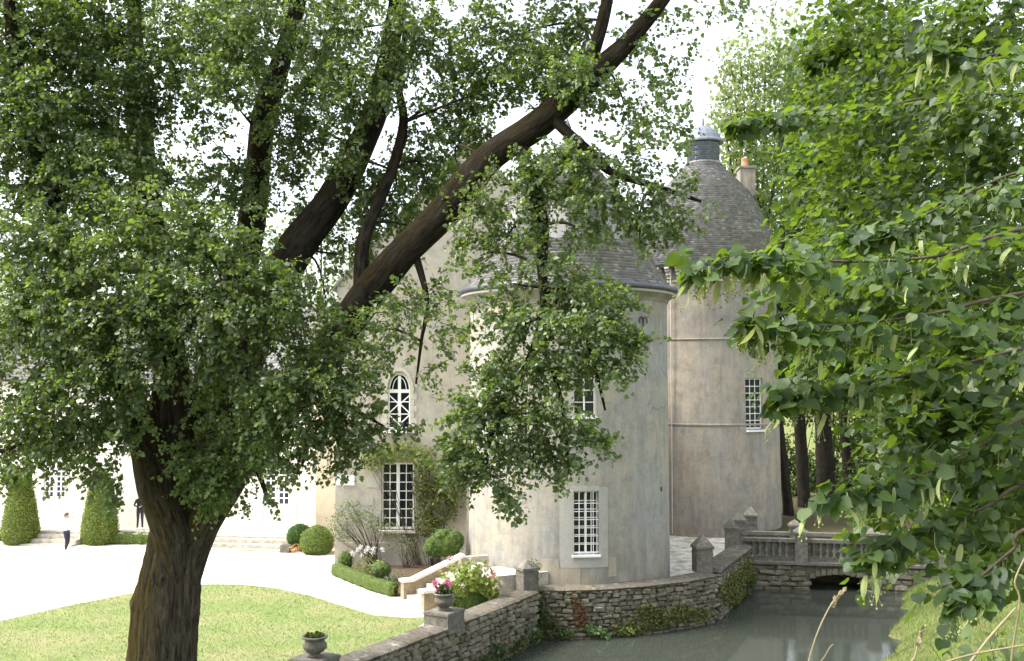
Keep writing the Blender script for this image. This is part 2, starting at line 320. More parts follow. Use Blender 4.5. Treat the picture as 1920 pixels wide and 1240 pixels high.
# ------------------------------------------------------------------ layout of the place (metres)
WATER = -1.25; COPZ = 0.43
WALL_S = [Vector((-9.2, 16.3, 0)), Vector((-4.25, 25.2, 0)), Vector((0.55, 33.85, 0))]               # straight garden wall
WALL_C = [Vector((0.75, 34.45, 0)), Vector((1.82, 34.35, 0)), Vector((3.11, 34.55, 0)), Vector((4.46, 35.05, 0)), Vector((5.87, 35.8, 0)), Vector((7.1, 36.8, 0))]
WALL_B = [Vector((7.25, 37.1, 0)), Vector((8.4, 39.7, 0)), Vector((9.6, 42.3, 0))]
BANK0, BANK1 = Vector((11.1, 30.8, 0)), Vector((15.9, 41.4, 0))
BR_L, BR_R = Vector((9.75, 42.45, 0)), Vector((17.4, 41.2, 0))
MOAT = [(-9.4, 16.0)] + [(p.x, p.y) for p in WALL_S[1:]] + [(p.x, p.y) for p in WALL_C] + [(p.x, p.y) for p in WALL_B] + [(10.8, 47), (18.3, 46), (17.2, 42.4)] + \
       [(BANK1.x, BANK1.y), (BANK0.x, BANK0.y), (4.4, 16.0)]
def inpoly(x, y, poly):
    ins = np.zeros(x.shape, bool); n = len(poly)
    for i in range(n):
        x1, y1 = poly[i]; x2, y2 = poly[(i + 1) % n]
        c = ((y1 > y) != (y2 > y)) & (x < (x2 - x1) * (y - y1) / (y2 - y1 + 1e-12) + x1)
        ins ^= c
    return ins
def sstep(t): t = np.clip(t, 0, 1); return t * t * (3 - 2 * t)
def terrain(x, y):
    x = np.asarray(x, float); y = np.asarray(y, float)
    z = np.full(x.shape, -0.02)
    d = (BANK1 - BANK0).normalized()
    s = (x - BANK0.x) * d.y - (y - BANK0.y) * d.x              # metres to the right of the bank's edge
    wob = 0.22 * np.sin(y * 1.3) + 0.15 * np.sin(y * 3.1 + 1) + 0.08 * np.sin(y * 7 + x * 3)
    s2 = s + wob
    bank = -1.55 + 0.75 * (1 - np.exp(-np.clip(s2, 0, 99) / 0.4)) + 0.15 * np.clip(s2, 0, 26) + 0.04 * np.sin(x * 2.1 + y) * np.clip(s2, 0, 1)
    bank = np.where(s2 < 0, -1.55 + s2 * 1.5, bank)
    right = (y < 42.6) & (s > -1.2)
    z = np.where(right, np.maximum(bank, -2.3), z)
    far = (y >= 42.6) & (x > 10.5)
    z = np.where(far, 0.1 + 0.02 * np.clip(y - 44, 0, 14) + 0.05 * np.sin(x * 1.3 + y * .9), z)
    far2 = sstep((y - 75) / 120.0) * 6 * (x > -500)
    z = z + far2
    ins = inpoly(x, y, MOAT)
    z = np.where(ins & ~right, -2.3, z)
    hill = 6.1 * sstep((16.0 - y) / 13.0)
    return np.maximum(z, np.where(y < 16.0, hill - 0.05, -9))

def axis(lo, hi, a, b, fine, coarse):
    mid = np.arange(a, b + fine * .5, fine); l = a - np.cumsum(coarse * 1.25 ** np.arange(0, 40)); r_ = b + np.cumsum(coarse * 1.25 ** np.arange(0, 40))
    return np.concatenate([l[l > lo][::-1], mid, r_[r_ < hi]])
gx = axis(-900, 900, -12, 26, 0.3, 0.6); gy = axis(-300, 1500, 0, 52, 0.3, 0.6)
X, Y = np.meshgrid(gx, gy); Z = terrain(X, Y); nx, ny = len(gx), len(gy)
I = (np.arange(ny - 1)[:, None] * nx + np.arange(nx - 1)[None, :]).ravel()
gm = fast_mesh('ground', np.stack([X.ravel(), Y.ravel(), Z.ravel()], 1), np.stack([I, I + 1, I + nx + 1, I + nx], 1), True)
mesh_obj('ground', gm, M['ground'])['kind'] = 'structure'
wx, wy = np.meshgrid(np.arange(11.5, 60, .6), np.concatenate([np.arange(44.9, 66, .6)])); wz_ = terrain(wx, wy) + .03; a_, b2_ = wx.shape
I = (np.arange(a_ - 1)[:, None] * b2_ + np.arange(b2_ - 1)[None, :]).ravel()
mesh_obj('shaded_wood_floor', fast_mesh('shaded_wood_floor', np.stack([wx.ravel(), wy.ravel(), wz_.ravel()], 1), np.stack([I, I + 1, I + b2_ + 1, I + b2_], 1), True), M['litter'])['kind'] = 'structure'  # brown leaf litter; its dark tone also stands in for canopy shade
# water sheet over the moat
MB().add([(p[0], p[1], WATER) for p in [(-9.4, 15), (-9.4, 47), (19, 47), (19, 15)]], [(0, 1, 2, 3)][::1]).build('water', M['water'])['kind'] = 'structure'
bpy.data.objects['water'].data.flip_normals()
def sheet(name, pts, z, mat):
    bm = bmesh.new(); vs_ = [bm.verts.new((p[0], p[1], z)) for p in pts]; f = bm.faces.new(vs_)
    if f.normal.z < 0 or f.calc_area() and (bm.normal_update() or f.normal.z < 0): bmesh.ops.reverse_faces(bm, faces=[f])
    bmesh.ops.triangulate(bm, faces=bm.faces[:]); me = bpy.data.meshes.new(name); bm.to_mesh(me); bm.free()
    o = mesh_obj(name, me, mat); o['kind'] = 'structure'; return o
court = [(-60, 18), (-8.4, 18)] + [(p.x - .1, p.y + .05) for p in WALL_S[1:]] + [(p.x, p.y + .1) for p in WALL_C] + [(p.x - .1, p.y) for p in WALL_B] + [(9.7, 44.7), (11.5, 47.5), (11, 58), (-60, 62)]
sheet('gravel_court', court, 0.004, M['gravel'])
lawn_px = [(-260, 1235), (-120, 1195), (0, 1165), (120, 1138), (250, 1112), (330, 1101), (400, 1096), (460, 1097), (520, 1104), (580, 1117), (640, 1136), (700, 1154), (760, 1159), (815, 1157)]
lawn = [on(a, b) for a, b in lawn_px]
wl_end = WALL_S[2].lerp(WALL_S[1], 0.28)
lawn_poly = [(p.x, p.y) for p in lawn] + [(WALL_S[1].x - .1, WALL_S[1].y), (-8.9, 17.0), (-30, 17.0), (-30, lawn[0].y)]
sheet('lawn', lawn_poly, 0.012, M['lawn'])
def blades(n, xr, yr, test, hmin, hmax, name, mat, zf):
    x = rng.uniform(*xr, n); y = rng.uniform(*yr, n); k = test(x, y); x = x[k]; y = y[k]; n = len(x); z = zf(x, y)
    a = rng.uniform(0, 2 * np.pi, n); w = rng.uniform(.006, .014, n); h = rng.uniform(hmin, hmax, n) * rng.choice([1, 1, 1, 1.8], n); l = rng.uniform(-.6, .6, (n, 2)) * h[:, None]
    V = np.empty((n, 3, 3)); V[:, 0] = np.stack([x - np.cos(a) * w, y - np.sin(a) * w, z], 1); V[:, 1] = np.stack([x + np.cos(a) * w, y + np.sin(a) * w, z], 1)
    V[:, 2] = np.stack([x + l[:, 0], y + l[:, 1], z + h], 1)
    o = mesh_obj(name, fast_mesh(name, V.reshape(-1, 3), np.arange(3 * n).reshape(-1, 3)), mat); return o
o = blades(90000, (-22, 0), (24, 39), lambda x, y: inpoly(x + rng.normal(size=x.shape) * .05, y + rng.normal(size=x.shape) * .09, lawn_poly), .02, .04, 'lawn_grass', M['blade'], lambda x, y: np.full(x.shape, .01))
sval(o, 'short mown grass of the lawn around the big linden trunk', 'grass', kind='stuff')
o = blades(90000, (10, 24), (27, 42), lambda x, y: (terrain(x, y) > -1.2) & (x < .56 * y), .04, .13, 'bank_grass', M['blade'], lambda x, y: terrain(x, y) - .01)
sval(o, 'rough sunlit grass on the sloping bank right of the moat', 'grass', kind='stuff')

# ------------------------------------------------------------------ wall builders
def cyl(c, r, th, z): return Vector((c[0] + r * math.sin(th), c[1] - r * math.cos(th), z))
def cyl_wall(c, rf, z0, z1, ops, seg=72, depth=0.28):
    ths = sorted(set([round(-math.pi + 2 * math.pi * k / seg, 6) for k in range(seg)] + [round(t, 6) for o in ops for t in o[:2]]))
    zs = sorted(set([round(z0 + (z1 - z0) * k / 10, 5) for k in range(11)] + [round(z, 5) for o in ops for z in o[2:4]]))
    mb = MB(); n = len(ths)
    for i in range(n):
        t0, t1 = ths[i], ths[(i + 1) % n] + (2 * math.pi if i == n - 1 else 0)
        for a, b_ in zip(zs[:-1], zs[1:]):
            tm, zm = (t0 + t1) / 2, (a + b_) / 2
            if any(o[0] < tm < o[1] and o[2] < zm < o[3] for o in ops): continue
            mb.quad(cyl(c, rf(a), t0, a), cyl(c, rf(a), t1, a), cyl(c, rf(b_), t1, b_), cyl(c, rf(b_), t0, b_))
    for (ta, tb, a, b_) in ops:
        q = lambda t, z, d: cyl(c, rf(z) - d, t, z)
        mb.quad(q(ta, a, 0), q(ta, b_, 0), q(ta, b_, depth), q(ta, a, depth)); mb.quad(q(tb, b_, 0), q(tb, a, 0), q(tb, a, depth), q(tb, b_, depth))
        mb.quad(q(ta, a, 0), q(ta, a, depth), q(tb, a, depth), q(tb, a, 0)); mb.quad(q(ta, b_, depth), q(ta, b_, 0), q(tb, b_, 0), q(tb, b_, depth))
    return mb
def cyl_patch(c, r, t0, t1, z0, z1, off, seg=6):
    mb = MB(); ts = [t0 + (t1 - t0) * k / seg for k in range(seg + 1)]
    P = lambda t, z, o_: cyl(c, r + o_, t, z)
    for a, b_ in zip(ts[:-1], ts[1:]):
        mb.quad(P(a, z0, off), P(b_, z0, off), P(b_, z1, off), P(a, z1, off))
        mb.quad(P(a, z1, off), P(b_, z1, off), P(b_, z1, -.05), P(a, z1, -.05)); mb.quad(P(b_, z0, off), P(a, z0, off), P(a, z0, -.05), P(b_, z0, -.05))
    for t, s in ((t0, 1), (t1, -1)): mb.quad(P(t, z0, off), P(t, z1, off), P(t, z1, -.05), P(t, z0, -.05))
    return mb
def flat_wall(O, r, n, width, z0, z1, ops, depth=0.25, nz=6):
    us = sorted(set([0, width] + [round(width * k / 12, 4) for k in range(13)] + [u for o in ops for u in o[:2]])); zs = sorted(set([z0 + (z1 - z0) * k / nz for k in range(nz + 1)] + [z for o in ops for z in o[2:4]]))
    P = lambda u, z, d=0: Vector((O[0], O[1], 0)) + r * u - n * d + Vector((0, 0, z)); mb = MB()
    for a, b_ in zip(us[:-1], us[1:]):
        for c_, d_ in zip(zs[:-1], zs[1:]):
            if any(o[0] < (a + b_) / 2 < o[1] and o[2] < (c_ + d_) / 2 < o[3] for o in ops): continue
            mb.quad(P(a, c_), P(b_, c_), P(b_, d_), P(a, d_))
    for (ua, ub, a, b_) in ops:
        mb.quad(P(ua, a), P(ua, b_), P(ua, b_, depth), P(ua, a, depth)); mb.quad(P(ub, b_), P(ub, a), P(ub, a, depth), P(ub, b_, depth))
        mb.quad(P(ua, a), P(ua, a, depth), P(ub, a, depth), P(ub, a)); mb.quad(P(ua, b_, depth), P(ua, b_), P(ub, b_), P(ub, b_, depth))
    return mb
def window(parent, c0, r, n, w, h, cols, rows, fr=0.05, mull=0.075, bar=0.024, mat='white', zpane=None, top_pad=0.0):
    """frame part with each pane a sub-part; c0 = bottom centre on the glass plane"""
    up = Vector((0, 0, 1)); ax = (r, n, up); mb = MB(); c0 = Vector(c0)
    def bx(u0, u1, v0, v1, d=0.03): mb.box(c0 + r * ((u0 + u1) / 2) + up * ((v0 + v1) / 2), (abs(u1 - u0) / 2, d, abs(v1 - v0) / 2), ax)
    bx(-w / 2, -w / 2 + fr, 0, h); bx(w / 2 - fr, w / 2, 0, h); bx(-w / 2 + fr, w / 2 - fr, 0, fr * 1.5); bx(-w / 2 + fr, w / 2 - fr, h - fr, h)
    halves = [(-w / 2 + fr, -mull / 2), (mull / 2, w / 2 - fr)] if cols % 2 == 0 else [(-w / 2 + fr, w / 2 - fr)]
    if cols % 2 == 0: bx(-mull / 2, mull / 2, fr * 1.5, h - fr, 0.036)
    per = cols // len(halves); y0, y1 = fr * 1.5, h - fr; cells = []
    for (a, b_) in halves:
        cw = (b_ - a) / per
        for i in range(1, per): bx(a + cw * i - bar / 2, a + cw * i + bar / 2, y0, y1, 0.022)
        for j in range(1, rows): bx(a, b_, y0 + (y1 - y0) * j / rows - bar / 2, y0 + (y1 - y0) * j / rows + bar / 2, 0.019)
        cells += [(a + cw * (i + .5), y0 + (y1 - y0) * (j + .5) / rows) for i in range(per) for j in range(rows)]
    fo = mb.build('window', M[mat], parent)
    pm = MB().box((0, 0, 0), ((halves[0][1] - halves[0][0]) / per / 2, 0.004, (y1 - y0) / rows / 2)).mesh('pane'); pm.materials.append(M['glass'])
    RM = Matrix(((r.x, -n.x, 0), (r.y, -n.y, 0), (0, 0, 1))).to_4x4()
    for (u, v) in cells:
        p = c0 + r * u + up * v - n * 0.008
        tilt = Matrix.Rotation(random.uniform(-.02, .02), 4, 'Z') @ Matrix.Rotation(random.uniform(-.02, .02), 4, 'X')
        mesh_obj('pane', pm, None, fo, Matrix.Translation(p) @ RM @ tilt)
    return fo
def slates_rev(c, prof, course, width, lift=0.014, hips=None, blendz=None, jit=0.006):
    """overlapping slates on a surface of revolution; prof = [(r, z)] from the eave up"""
    pr = np.array(prof, float); seg = np.hypot(*np.diff(pr, axis=0).T); S = np.concatenate([[0], np.cumsum(seg)])
    rr = lambda s: np.interp(s, S, pr[:, 0]); zz = lambda s: np.interp(s, S, pr[:, 1])
    def fac(th, z):
        if hips is None: return 1.0
        k = np.clip((z - blendz[0]) / (blendz[1] - blendz[0]), 0, 1); d = np.mod(th - hips, np.pi / 4) - np.pi / 8
        return (1 - k) + k * np.cos(np.pi / 8) / np.cos(d) * 1.03
    Vs = []; nrow = int(S[-1] / course)
    for i in range(nrow):
        sb = i * course; st = min(sb + course * 1.6, S[-1]); rb = rr(sb)
        if rb < 0.12: break
        n = max(8, int(2 * np.pi * rb / width)); th = (np.arange(n) + (0.5 if i % 2 else 0)) * 2 * np.pi / n; dt = np.pi / n * 0.96
        j = rng.uniform(-jit, jit, n); lf = lift + rng.uniform(0, .006, n)
        def P(t, s, o): z = zz(s); r_ = rr(s) * fac(t, z) + o; return np.stack([c[0] + r_ * np.sin(t), c[1] - r_ * np.cos(t), np.broadcast_to(c[2] + z, t.shape)], 1)
        a = P(th - dt, np.maximum(sb + j, 0), lf); b_ = P(th + dt, np.maximum(sb + j, 0), lf); d = P(th + dt, np.full(n, st), 0.001); e = P(th - dt, np.full(n, st), 0.001)
        a2 = P(th - dt, np.maximum(sb + j, 0), -.01); b2 = P(th + dt, np.maximum(sb + j, 0), -.01)
        Vs.append(np.stack([a, b_, d, e, a2, b2], 1))
    V = np.concatenate(Vs); n = len(V); B = (np.arange(n) * 6)[:, None]
    Fc = np.concatenate([B + [0, 1, 2, 3], B + [4, 5, 1, 0]]); return fast_mesh('slates', V.reshape(-1, 3), Fc)
def slates_plane(O, u, v, nrm, L, H, course, width):
    O, u, v, nrm = [np.array(k, float) for k in (O, u, v, nrm)]; rows = int(H / course); n = int(L / width) + 1; out = []
    for i in range(rows):
        x = (np.arange(n) + (.5 if i % 2 else 0)) * width; x = np.clip(x, 0, L); j = rng.uniform(-.006, .006, n); hw = width * .485
        pt = lambda xx, s, o: O + np.clip(xx, 0, L)[:, None] * u + np.broadcast_to(s, n)[:, None] * v + o * nrm
        s0 = i * course + j; s1 = i * course + course * 1.6
        out.append(np.stack([pt(x - hw, s0, .018), pt(x + hw, s0, .018), pt(x + hw, s1, .002), pt(x - hw, s1, .002), pt(x - hw, s0, -.01), pt(x + hw, s0, -.01)], 1))
    V = np.concatenate(out); n = len(V); B = (np.arange(n) * 6)[:, None]
    return fast_mesh('slates', V.reshape(-1, 3), np.concatenate([B + [0, 1, 2, 3], B + [4, 5, 1, 0]]))
def rot_frame(th): return Vector((math.cos(th), math.sin(th), 0)), Vector((math.sin(th), -math.cos(th), 0))

# ------------------------------------------------------------------ near round tower
T1 = (2.13, 38.5); R1 = 3.72; T1Z = zat(556, 38.3)
t1 = thing('round_tower', 'round grey plaster tower with conical slate roof standing at the moat edge', 'tower', (T1[0], T1[1], 0))
def th_px(c, r, px):                   # angle on a cylinder seen at photo column px
    k = (px - CX) / F; best = 0
    for i in range(-900, 901):
        t = i * math.pi / 1800; p = cyl(c, r, t, 0)
        if abs(p.x / p.y - k) < abs(cyl(c, r, best, 0).x / cyl(c, r, best, 0).y - k): best = t
    return best
def win_th(px): return th_px(T1, R1, px)
wl0, wl1 = win_th(1074), win_th(1121); wu0, wu1 = win_th(1075), win_th(1117)
dfr = T1[1] - R1 * math.cos((wl0 + wl1) / 2)
zl0, zl1 = zat(1041, dfr), zat(921, dfr); zu0, zu1 = zat(782, dfr), zat(684, dfr)
rf1 = lambda z: R1 + 0.05 * (1 - z / T1Z)
cyl_wall(T1, rf1, -1.2, T1Z + .1, [(wl0, wl1, zl0, zl1), (wu0, wu1, zu0, zu1)]).build('wall', M['tower'], t1, True)
bpy.data.objects['wall'].data.polygons.foreach_set('use_smooth', np.zeros(len(bpy.data.objects['wall'].data.polygons), bool))
for (a, b_, z0, z1, cols, rows) in ((wl0, wl1, zl0, zl1, 4, 7), (wu0, wu1, zu0, zu1, 2, 4)):
    tm = (a + b_) / 2; r_, n_ = rot_frame(tm); w = 2 * R1 * math.sin((b_ - a) / 2) - .01
    window(t1, cyl(T1, R1 - 0.2, tm, z0 + .02), r_, n_, w, z1 - z0 - .03, cols, rows, 0.045, 0.06, 0.03)
    MB().box(cyl(T1, R1 - 0.02, tm, z0 - .03), (w / 2 + .06, .13, .035), (r_, n_, Vector((0, 0, 1)))).build('sill', M['white'], t1)
# iron grille in front of the lower window, each bar its own
tm = (wl0 + wl1) / 2; r_, n_ = rot_frame(tm); gp = cyl(T1, R1 + 0.02, tm, 0); h = zl1 - zl0
gr = MB().box(gp + Vector((0, 0, zl0 + .10)), (0.43, 0.011, 0.011), (r_, n_, Vector((0, 0, 1)))).build('grille', M['white'], t1)
for k in range(6): MB().box(gp + Vector((0, 0, zl0 + h * (.17 + .128 * k))), (0.43, 0.009, 0.011), (r_, n_, Vector((0, 0, 1)))).build('bar', M['white'], gr)
for u in (-.24, 0.0, .24): MB().box(gp + r_ * u + Vector((0, 0, (zl0 + zl1) / 2)) + n_ * .016, (0.009, 0.009, h / 2 - .02), (r_, n_, Vector((0, 0, 1)))).build('bar', M['white'], gr)
# repair plaster and ochre blocks round the windows
for (a, b_, z0, z1, mt) in ((wl0 - .125, wl0, zl0 - .42, zl1 + .02, 'patch'), (wl1, wl1 + .085, zl0 - .42, zl1 + .12, 'patch'), (wl0, wl1, zl0 - .42, zl0 - .06, 'patch'), (wl0, wl1, zl1, zl1 + .16, 'patch'),
                            (wl0 - .30, wl0 - .13, zl0 - 1.0, zl0 - .15, 'ochre'), (wl0 - .128, wl0 + .06, zl0 - 1.0, zl0 - .44, 'ochre'), (wl1 + .088, wl1 + .17, zl0 - .75, zl0 - .1, 'ochre'),
                            (wu1 + .03, wu1 + .15, zu0 + .5, zu0 + 1.0, 'ochre'), (wu0 - .05, wu1 + .02, zu1, zu1 + .12, 'ochre'),
                            (-1.35, -.98, T1Z - 1.5, T1Z - .9, 'ochre'), (-.95, -.6, T1Z - .8, T1Z - .4, 'ochre')):
    cyl_patch(T1, rf1(z0), a, b_, z0, z1, 0.012 if mt == 'patch' else 0.016).build('facing_stone', M[mt], t1)
# eave: stone cornice, white fascia, zinc gutter
MB().lathe((T1[0], T1[1], T1Z), [(R1, -.34), (R1 + .05, -.31), (R1 + .06, -.22), (R1 + .12, -.18), (R1 + .2, -.1), (R1 + .26, -.06)], 72).build('cornice', M['tower'], t1, True)
MB().lathe((T1[0], T1[1], T1Z), [(R1 + .26, -.06), (R1 + .34, -.05), (R1 + .345, .02), (R1 + .3, .055)], 72).build('fascia', M['patch'], t1)
MB().lathe((T1[0], T1[1], T1Z), [(R1 + .30, .052), (R1 + .40, .06), (R1 + .43, .12), (R1 + .43, .22), (R1 + .40, .225), (R1 + .39, .13), (R1 + .2, .1)], 72).build('gutter', M['zinc'], t1, True)
A1 = zat(262, 38.5) - T1Z; H1 = A1
prof1 = [(R1 + .36, .12), (R1 + .06, .42), (R1 - .22, .85), (R1 - .52, 1.5), (R1 - .85, 2.35), (R1 - 1.3, 3.4), (R1 - 2.1, 4.4), (.5, A1 - .4), (.05, A1)]
HIP = R(12)
def under(prof, c, mat, par, name='roof_deck', hips=None):
    return MB().lathe(c, [(max(r_ - .05, .02) * (0.985 if hips else 1), z - .02) for r_, z in prof], 64).build(name, mat, par)
rd = under(prof1, (T1[0], T1[1], T1Z), M['slate'], t1, 'roof', True)
mesh_obj('slates', slates_rev((T1[0], T1[1], T1Z), prof1, 0.125, 0.21, hips=HIP, blendz=(.4, 2.2)), M['slate'], rd, kind='stuff')
MB().lathe((T1[0], T1[1], T1Z + A1 - .5), [(.3, -.1), (.28, .1), (.12, .4), (.1, .8), (.16, .95), (.02, 1.3)], 16).build('finial', M['lead'], rd, True)
# iron wall tie, air hole and cracks
tt = th_px(T1, R1, 1205); r_, n_ = rot_frame(tt); P0 = cyl(T1, R1 + .045, tt, zat(607, 36))
mb = MB(); c_ = lambda u, v: P0 + r_ * u + Vector((0, 0, v))
for s in (-1, 1): mb.tube([c_(s * (.11 + .10 * math.cos(a)), .10 + .13 * math.sin(a)) for a in [R(180 - k * 22) if s > 0 else R(k * 22 - 0) for k in range(10)]] if False else
                          [c_(s * (.10 - .10 * math.cos(a)), .06 + .16 * math.sin(a)) for a in [R(k * 20) for k in range(0, 11)]], .02, 6)
mb.tube([c_(0, .06), c_(0, -.5)], .022, 6)
for s in (-1, 1): mb.tube([c_(s * (.10 - .10 * math.cos(a)), -.5 - .16 * math.sin(a)) for a in [R(k * 20) for k in range(0, 11)]], .02, 6)
mb.build('wall_tie', M['iron'], t1)
tt = th_px(T1, R1, 1236); r_, n_ = rot_frame(tt)
MB().box(cyl(T1, R1 + .03, tt, zat(915, 37)), (.035, .03, .08), (r_, n_, Vector((0, 0, 1)))).build('air_hole', M['iron'], t1)
def crack(c, r, pts, d, par, w=.008):
    P = [cyl(c, r + .032, th_px(c, r, px), zat(py, d)) for px, py in pts]; MB().tube(P, [w * (1 - .5 * i / len(P)) for i in range(len(P))], 4).build('crack', M['iron'], par)
crack(T1, R1, [(1216, 775), (1222, 762), (1232, 768), (1240, 762), (1246, 766)], 37, t1, .006)
crack(T1, R1, [(1217, 920), (1224, 924), (1229, 927), (1234, 934)], 37, t1, .005)
crack(T1, R1, [(1238, 690), (1243, 702), (1250, 709)], 37.5, t1, .006)

# ------------------------------------------------------------------ far round tower with the dome
T2 = (9.78, 51.3); R2 = 3.50; T2Z = zat(508, 50.2)
t2 = thing('domed_tower', 'round tower with bell shaped slate dome and lantern behind the near tower', 'tower', (T2[0], T2[1], 0))
a0, a1 = th_px(T2, R2, 1395), th_px(T2, R2, 1427); dd = T2[1] - R2 * math.cos((a0 + a1) / 2)
zw0, zw1 = zat(806, dd), zat(709, dd)
rf2 = lambda z: R2 + 0.16 * (1 - z / T2Z)
cyl_wall(T2, rf2, -.5, T2Z, [(a0, a1, zw0, zw1)]).build('wall', M['tower2'], t2)
tm = (a0 + a1) / 2; r_, n_ = rot_frame(tm); w = 2 * R2 * math.sin((a1 - a0) / 2) - .01
window(t2, cyl(T2, R2 - 0.12, tm, zw0 + .02), r_, n_, w, zw1 - zw0 - .03, 3, 7, 0.06, 0.06, 0.035)
MB().box(cyl(T2, R2 + .06, tm, zw0 - .05), (w / 2 + .03, .14, .045), (r_, n_, Vector((0, 0, 1)))).build('sill', M['white'], t2)
for py, hh in ((635, .06), (796, .07)):
    z = zat(py, T2[1] - R2); MB().lathe((T2[0], T2[1], z), [(rf2(z) - .02, -hh), (rf2(z) + .03, -hh), (rf2(z) + .045, 0), (rf2(z) - .02, .03)], 72).build('string_course', M['tower2'], t2)
MB().lathe((T2[0], T2[1], T2Z), [(R2, -.78), (R2 + .07, -.74), (R2 + .07, -.68), (R2, -.64)], 72).build('string_course', M['trim'], t2)
cm = MB()
for (y0, y1, zz0, zz1) in ((0, .38, -.12, -.02), (0, .30, -.24, -.13), (0, .2, -.42, -.25), (0, .1, -.58, -.43)): cm.box((0, -(y0 + y1) / 2, (zz0 + zz1) / 2), (.115, (y1 - y0) / 2 + .05, (zz1 - zz0) / 2))
cm = cm.mesh('corbel'); cm.materials.append(M['trim'])
for k in range(44):
    th = 2 * math.pi * k / 44 + .05
    if abs(((th + math.pi) % (2 * math.pi)) - math.pi) > 1.9: continue
    mesh_obj('corbel', cm, None, t2, Matrix.Translation(cyl(T2, R2, th, T2Z)) @ Matrix.Rotation(th, 4, 'Z'))
MB().lathe((T2[0], T2[1], T2Z), [(R2 - .1, -.02), (R2 + .42, -.02), (R2 + .45, .06), (R2 + .2, .08)], 72).build('eave_board', M['lead'], t2)
dz = lambda py: zat(py, T2[1]) - T2Z
prof2 = [(R2 + .47, .07), (R2 + .22, dz(480)), (R2 + .02, dz(455)), (3.22, dz(430)), (2.82, dz(398)), (2.32, dz(366)), (1.62, dz(338)), (1.1, dz(320)), (.86, dz(306))]
rd2 = under(prof2, (T2[0], T2[1], T2Z), M['slate'], t2, 'dome')
mesh_obj('slates', slates_rev((T2[0], T2[1], T2Z), prof2, 0.115, 0.19), M['slate'], rd2, kind='stuff')
ln = MB().lathe((T2[0], T2[1], T2Z), [(.84, dz(318)), (.84, dz(268))], 8, R(10), R(10) + 2 * math.pi).build('lantern', M['slate_blue'], t2)
mesh_obj('slates', slates_rev((T2[0], T2[1], T2Z), [(.845, dz(316)), (.845, dz(269))], .13, .2, hips=R(10), blendz=(-99, -98)), M['slate_blue'], ln, kind='stuff')
MB().lathe((T2[0], T2[1], T2Z), [(.9, dz(318)), (.98, dz(316)), (.96, dz(312)), (.84, dz(308))], 24).build('lead_collar', M['lead'], ln, True)
MB().lathe((T2[0], T2[1], T2Z), [(.84, dz(270)), (1.05, dz(270)), (1.05, dz(267)), (.95, dz(264)), (.84, dz(256)), (.68, dz(248)), (.4, dz(240)), (.08, dz(236)), (.04, dz(222)), (.01, dz(220))], 16).build('lantern_cap', M['slate_blue'], ln)
MB().tube([cyl(T2, R2 + .2, th_px(T2, R2, 1262), zat(505, 48)), cyl(T2, R2 + .22, th_px(T2, R2, 1262), .1)], .035, 8).build('downpipe', M['trim'], t2)
crack(T2, R2, [(1360, 917), (1361, 928), (1360, 936)], 48, t2, .012); crack(T2, R2, [(1428, 917), (1428, 928)], 48.6, t2, .012)
# chimney behind the dome
cp = at(1399, 350, 54.5); ch = thing('chimney', 'pale rendered chimney with orange clay pot behind the slate dome', 'chimney', (cp.x, cp.y, 11))
zc = lambda py: zat(py, 54.5)
MB().box((cp.x, cp.y, (zc(318) + 10) / 2), (.40, .45, (zc(318) - 10) / 2)).build('stack', M['tower2'], ch)
MB().box((cp.x, cp.y, zc(318) + .05), (.46, .51, .06)).build('cap', M['tower2'], ch)
MB().lathe((cp.x - .05, cp.y, zc(318) + .1), [(.24, 0), (.22, .1), (.18, .45), (.2, .5), (.14, .5)], 14).build('chimney_pot', M['terracotta'], ch, True)

# ------------------------------------------------------------------ gabled main building behind the near tower
GY = 40.6; GX0 = at(630, 800, GY).x; GXC = at(880, 250, GY).x; GX1 = 2 * GXC - GX0; GZ = zat(535, GY); GA = zat(262, GY)
mh = thing('main_house', 'tall gabled plaster house wall with a pointed window behind the linden branches', 'house', (GXC, GY, 0))
u_ = lambda px: at(px, 800, GY).x - GX0
wz = lambda py: zat(py, GY)
opA = (u_(716), u_(777), wz(994), wz(868)); opG = (u_(727), u_(769), wz(806), wz(700))
rv, nv = Vector((1, 0, 0)), Vector((0, -1, 0))
mb = flat_wall((GX0, GY), rv, nv, GX1 - GX0, -.3, GZ, [opA, opG])
mb.add([(GX0, GY, GZ), (GX1, GY, GZ), (GXC, GY, GA)], [(0, 1, 2)])
mb.quad((GX0, GY, -.3), (GX0, GY, GZ), (GX0, 54, GZ), (GX0, 54, -.3)); mb.quad((GX1, GY, -.3), (GX1, 54, -.3), (GX1, 54, GZ), (GX1, GY, GZ)); mb.add([(GX0, 54, -.3), (GX0, 54, GZ), (GXC, 54, GA), (GX1, 54, GZ), (GX1, 54, -.3)], [(0, 1, 2, 3, 4)])
mb.build('wall', M['gable'], mh)
for s in (-1, 1):
    xe = GX0 if s < 0 else GX1; v = Vector((GXC - xe, 0, GA - GZ)); L = v.length; v.normalize(); nr = Vector((s * v.z, 0, abs(v.x)))
    E = Vector((xe, GY - .12, GZ)) - v * .25 + nr * .06
    rb = MB().box(E + v * (L / 2 + .1) + Vector((0, 6.9, 0)) - nr * .04, (6.9, L / 2 + .15, .035), (Vector((0, 1, 0)), v, nr)).build('roof', M['slate'], mh)
    mesh_obj('slates', slates_plane(E, (0, 1, 0), v, nr, 13.8, L + .2, .15, .25), M['slate'], rb, kind='stuff')
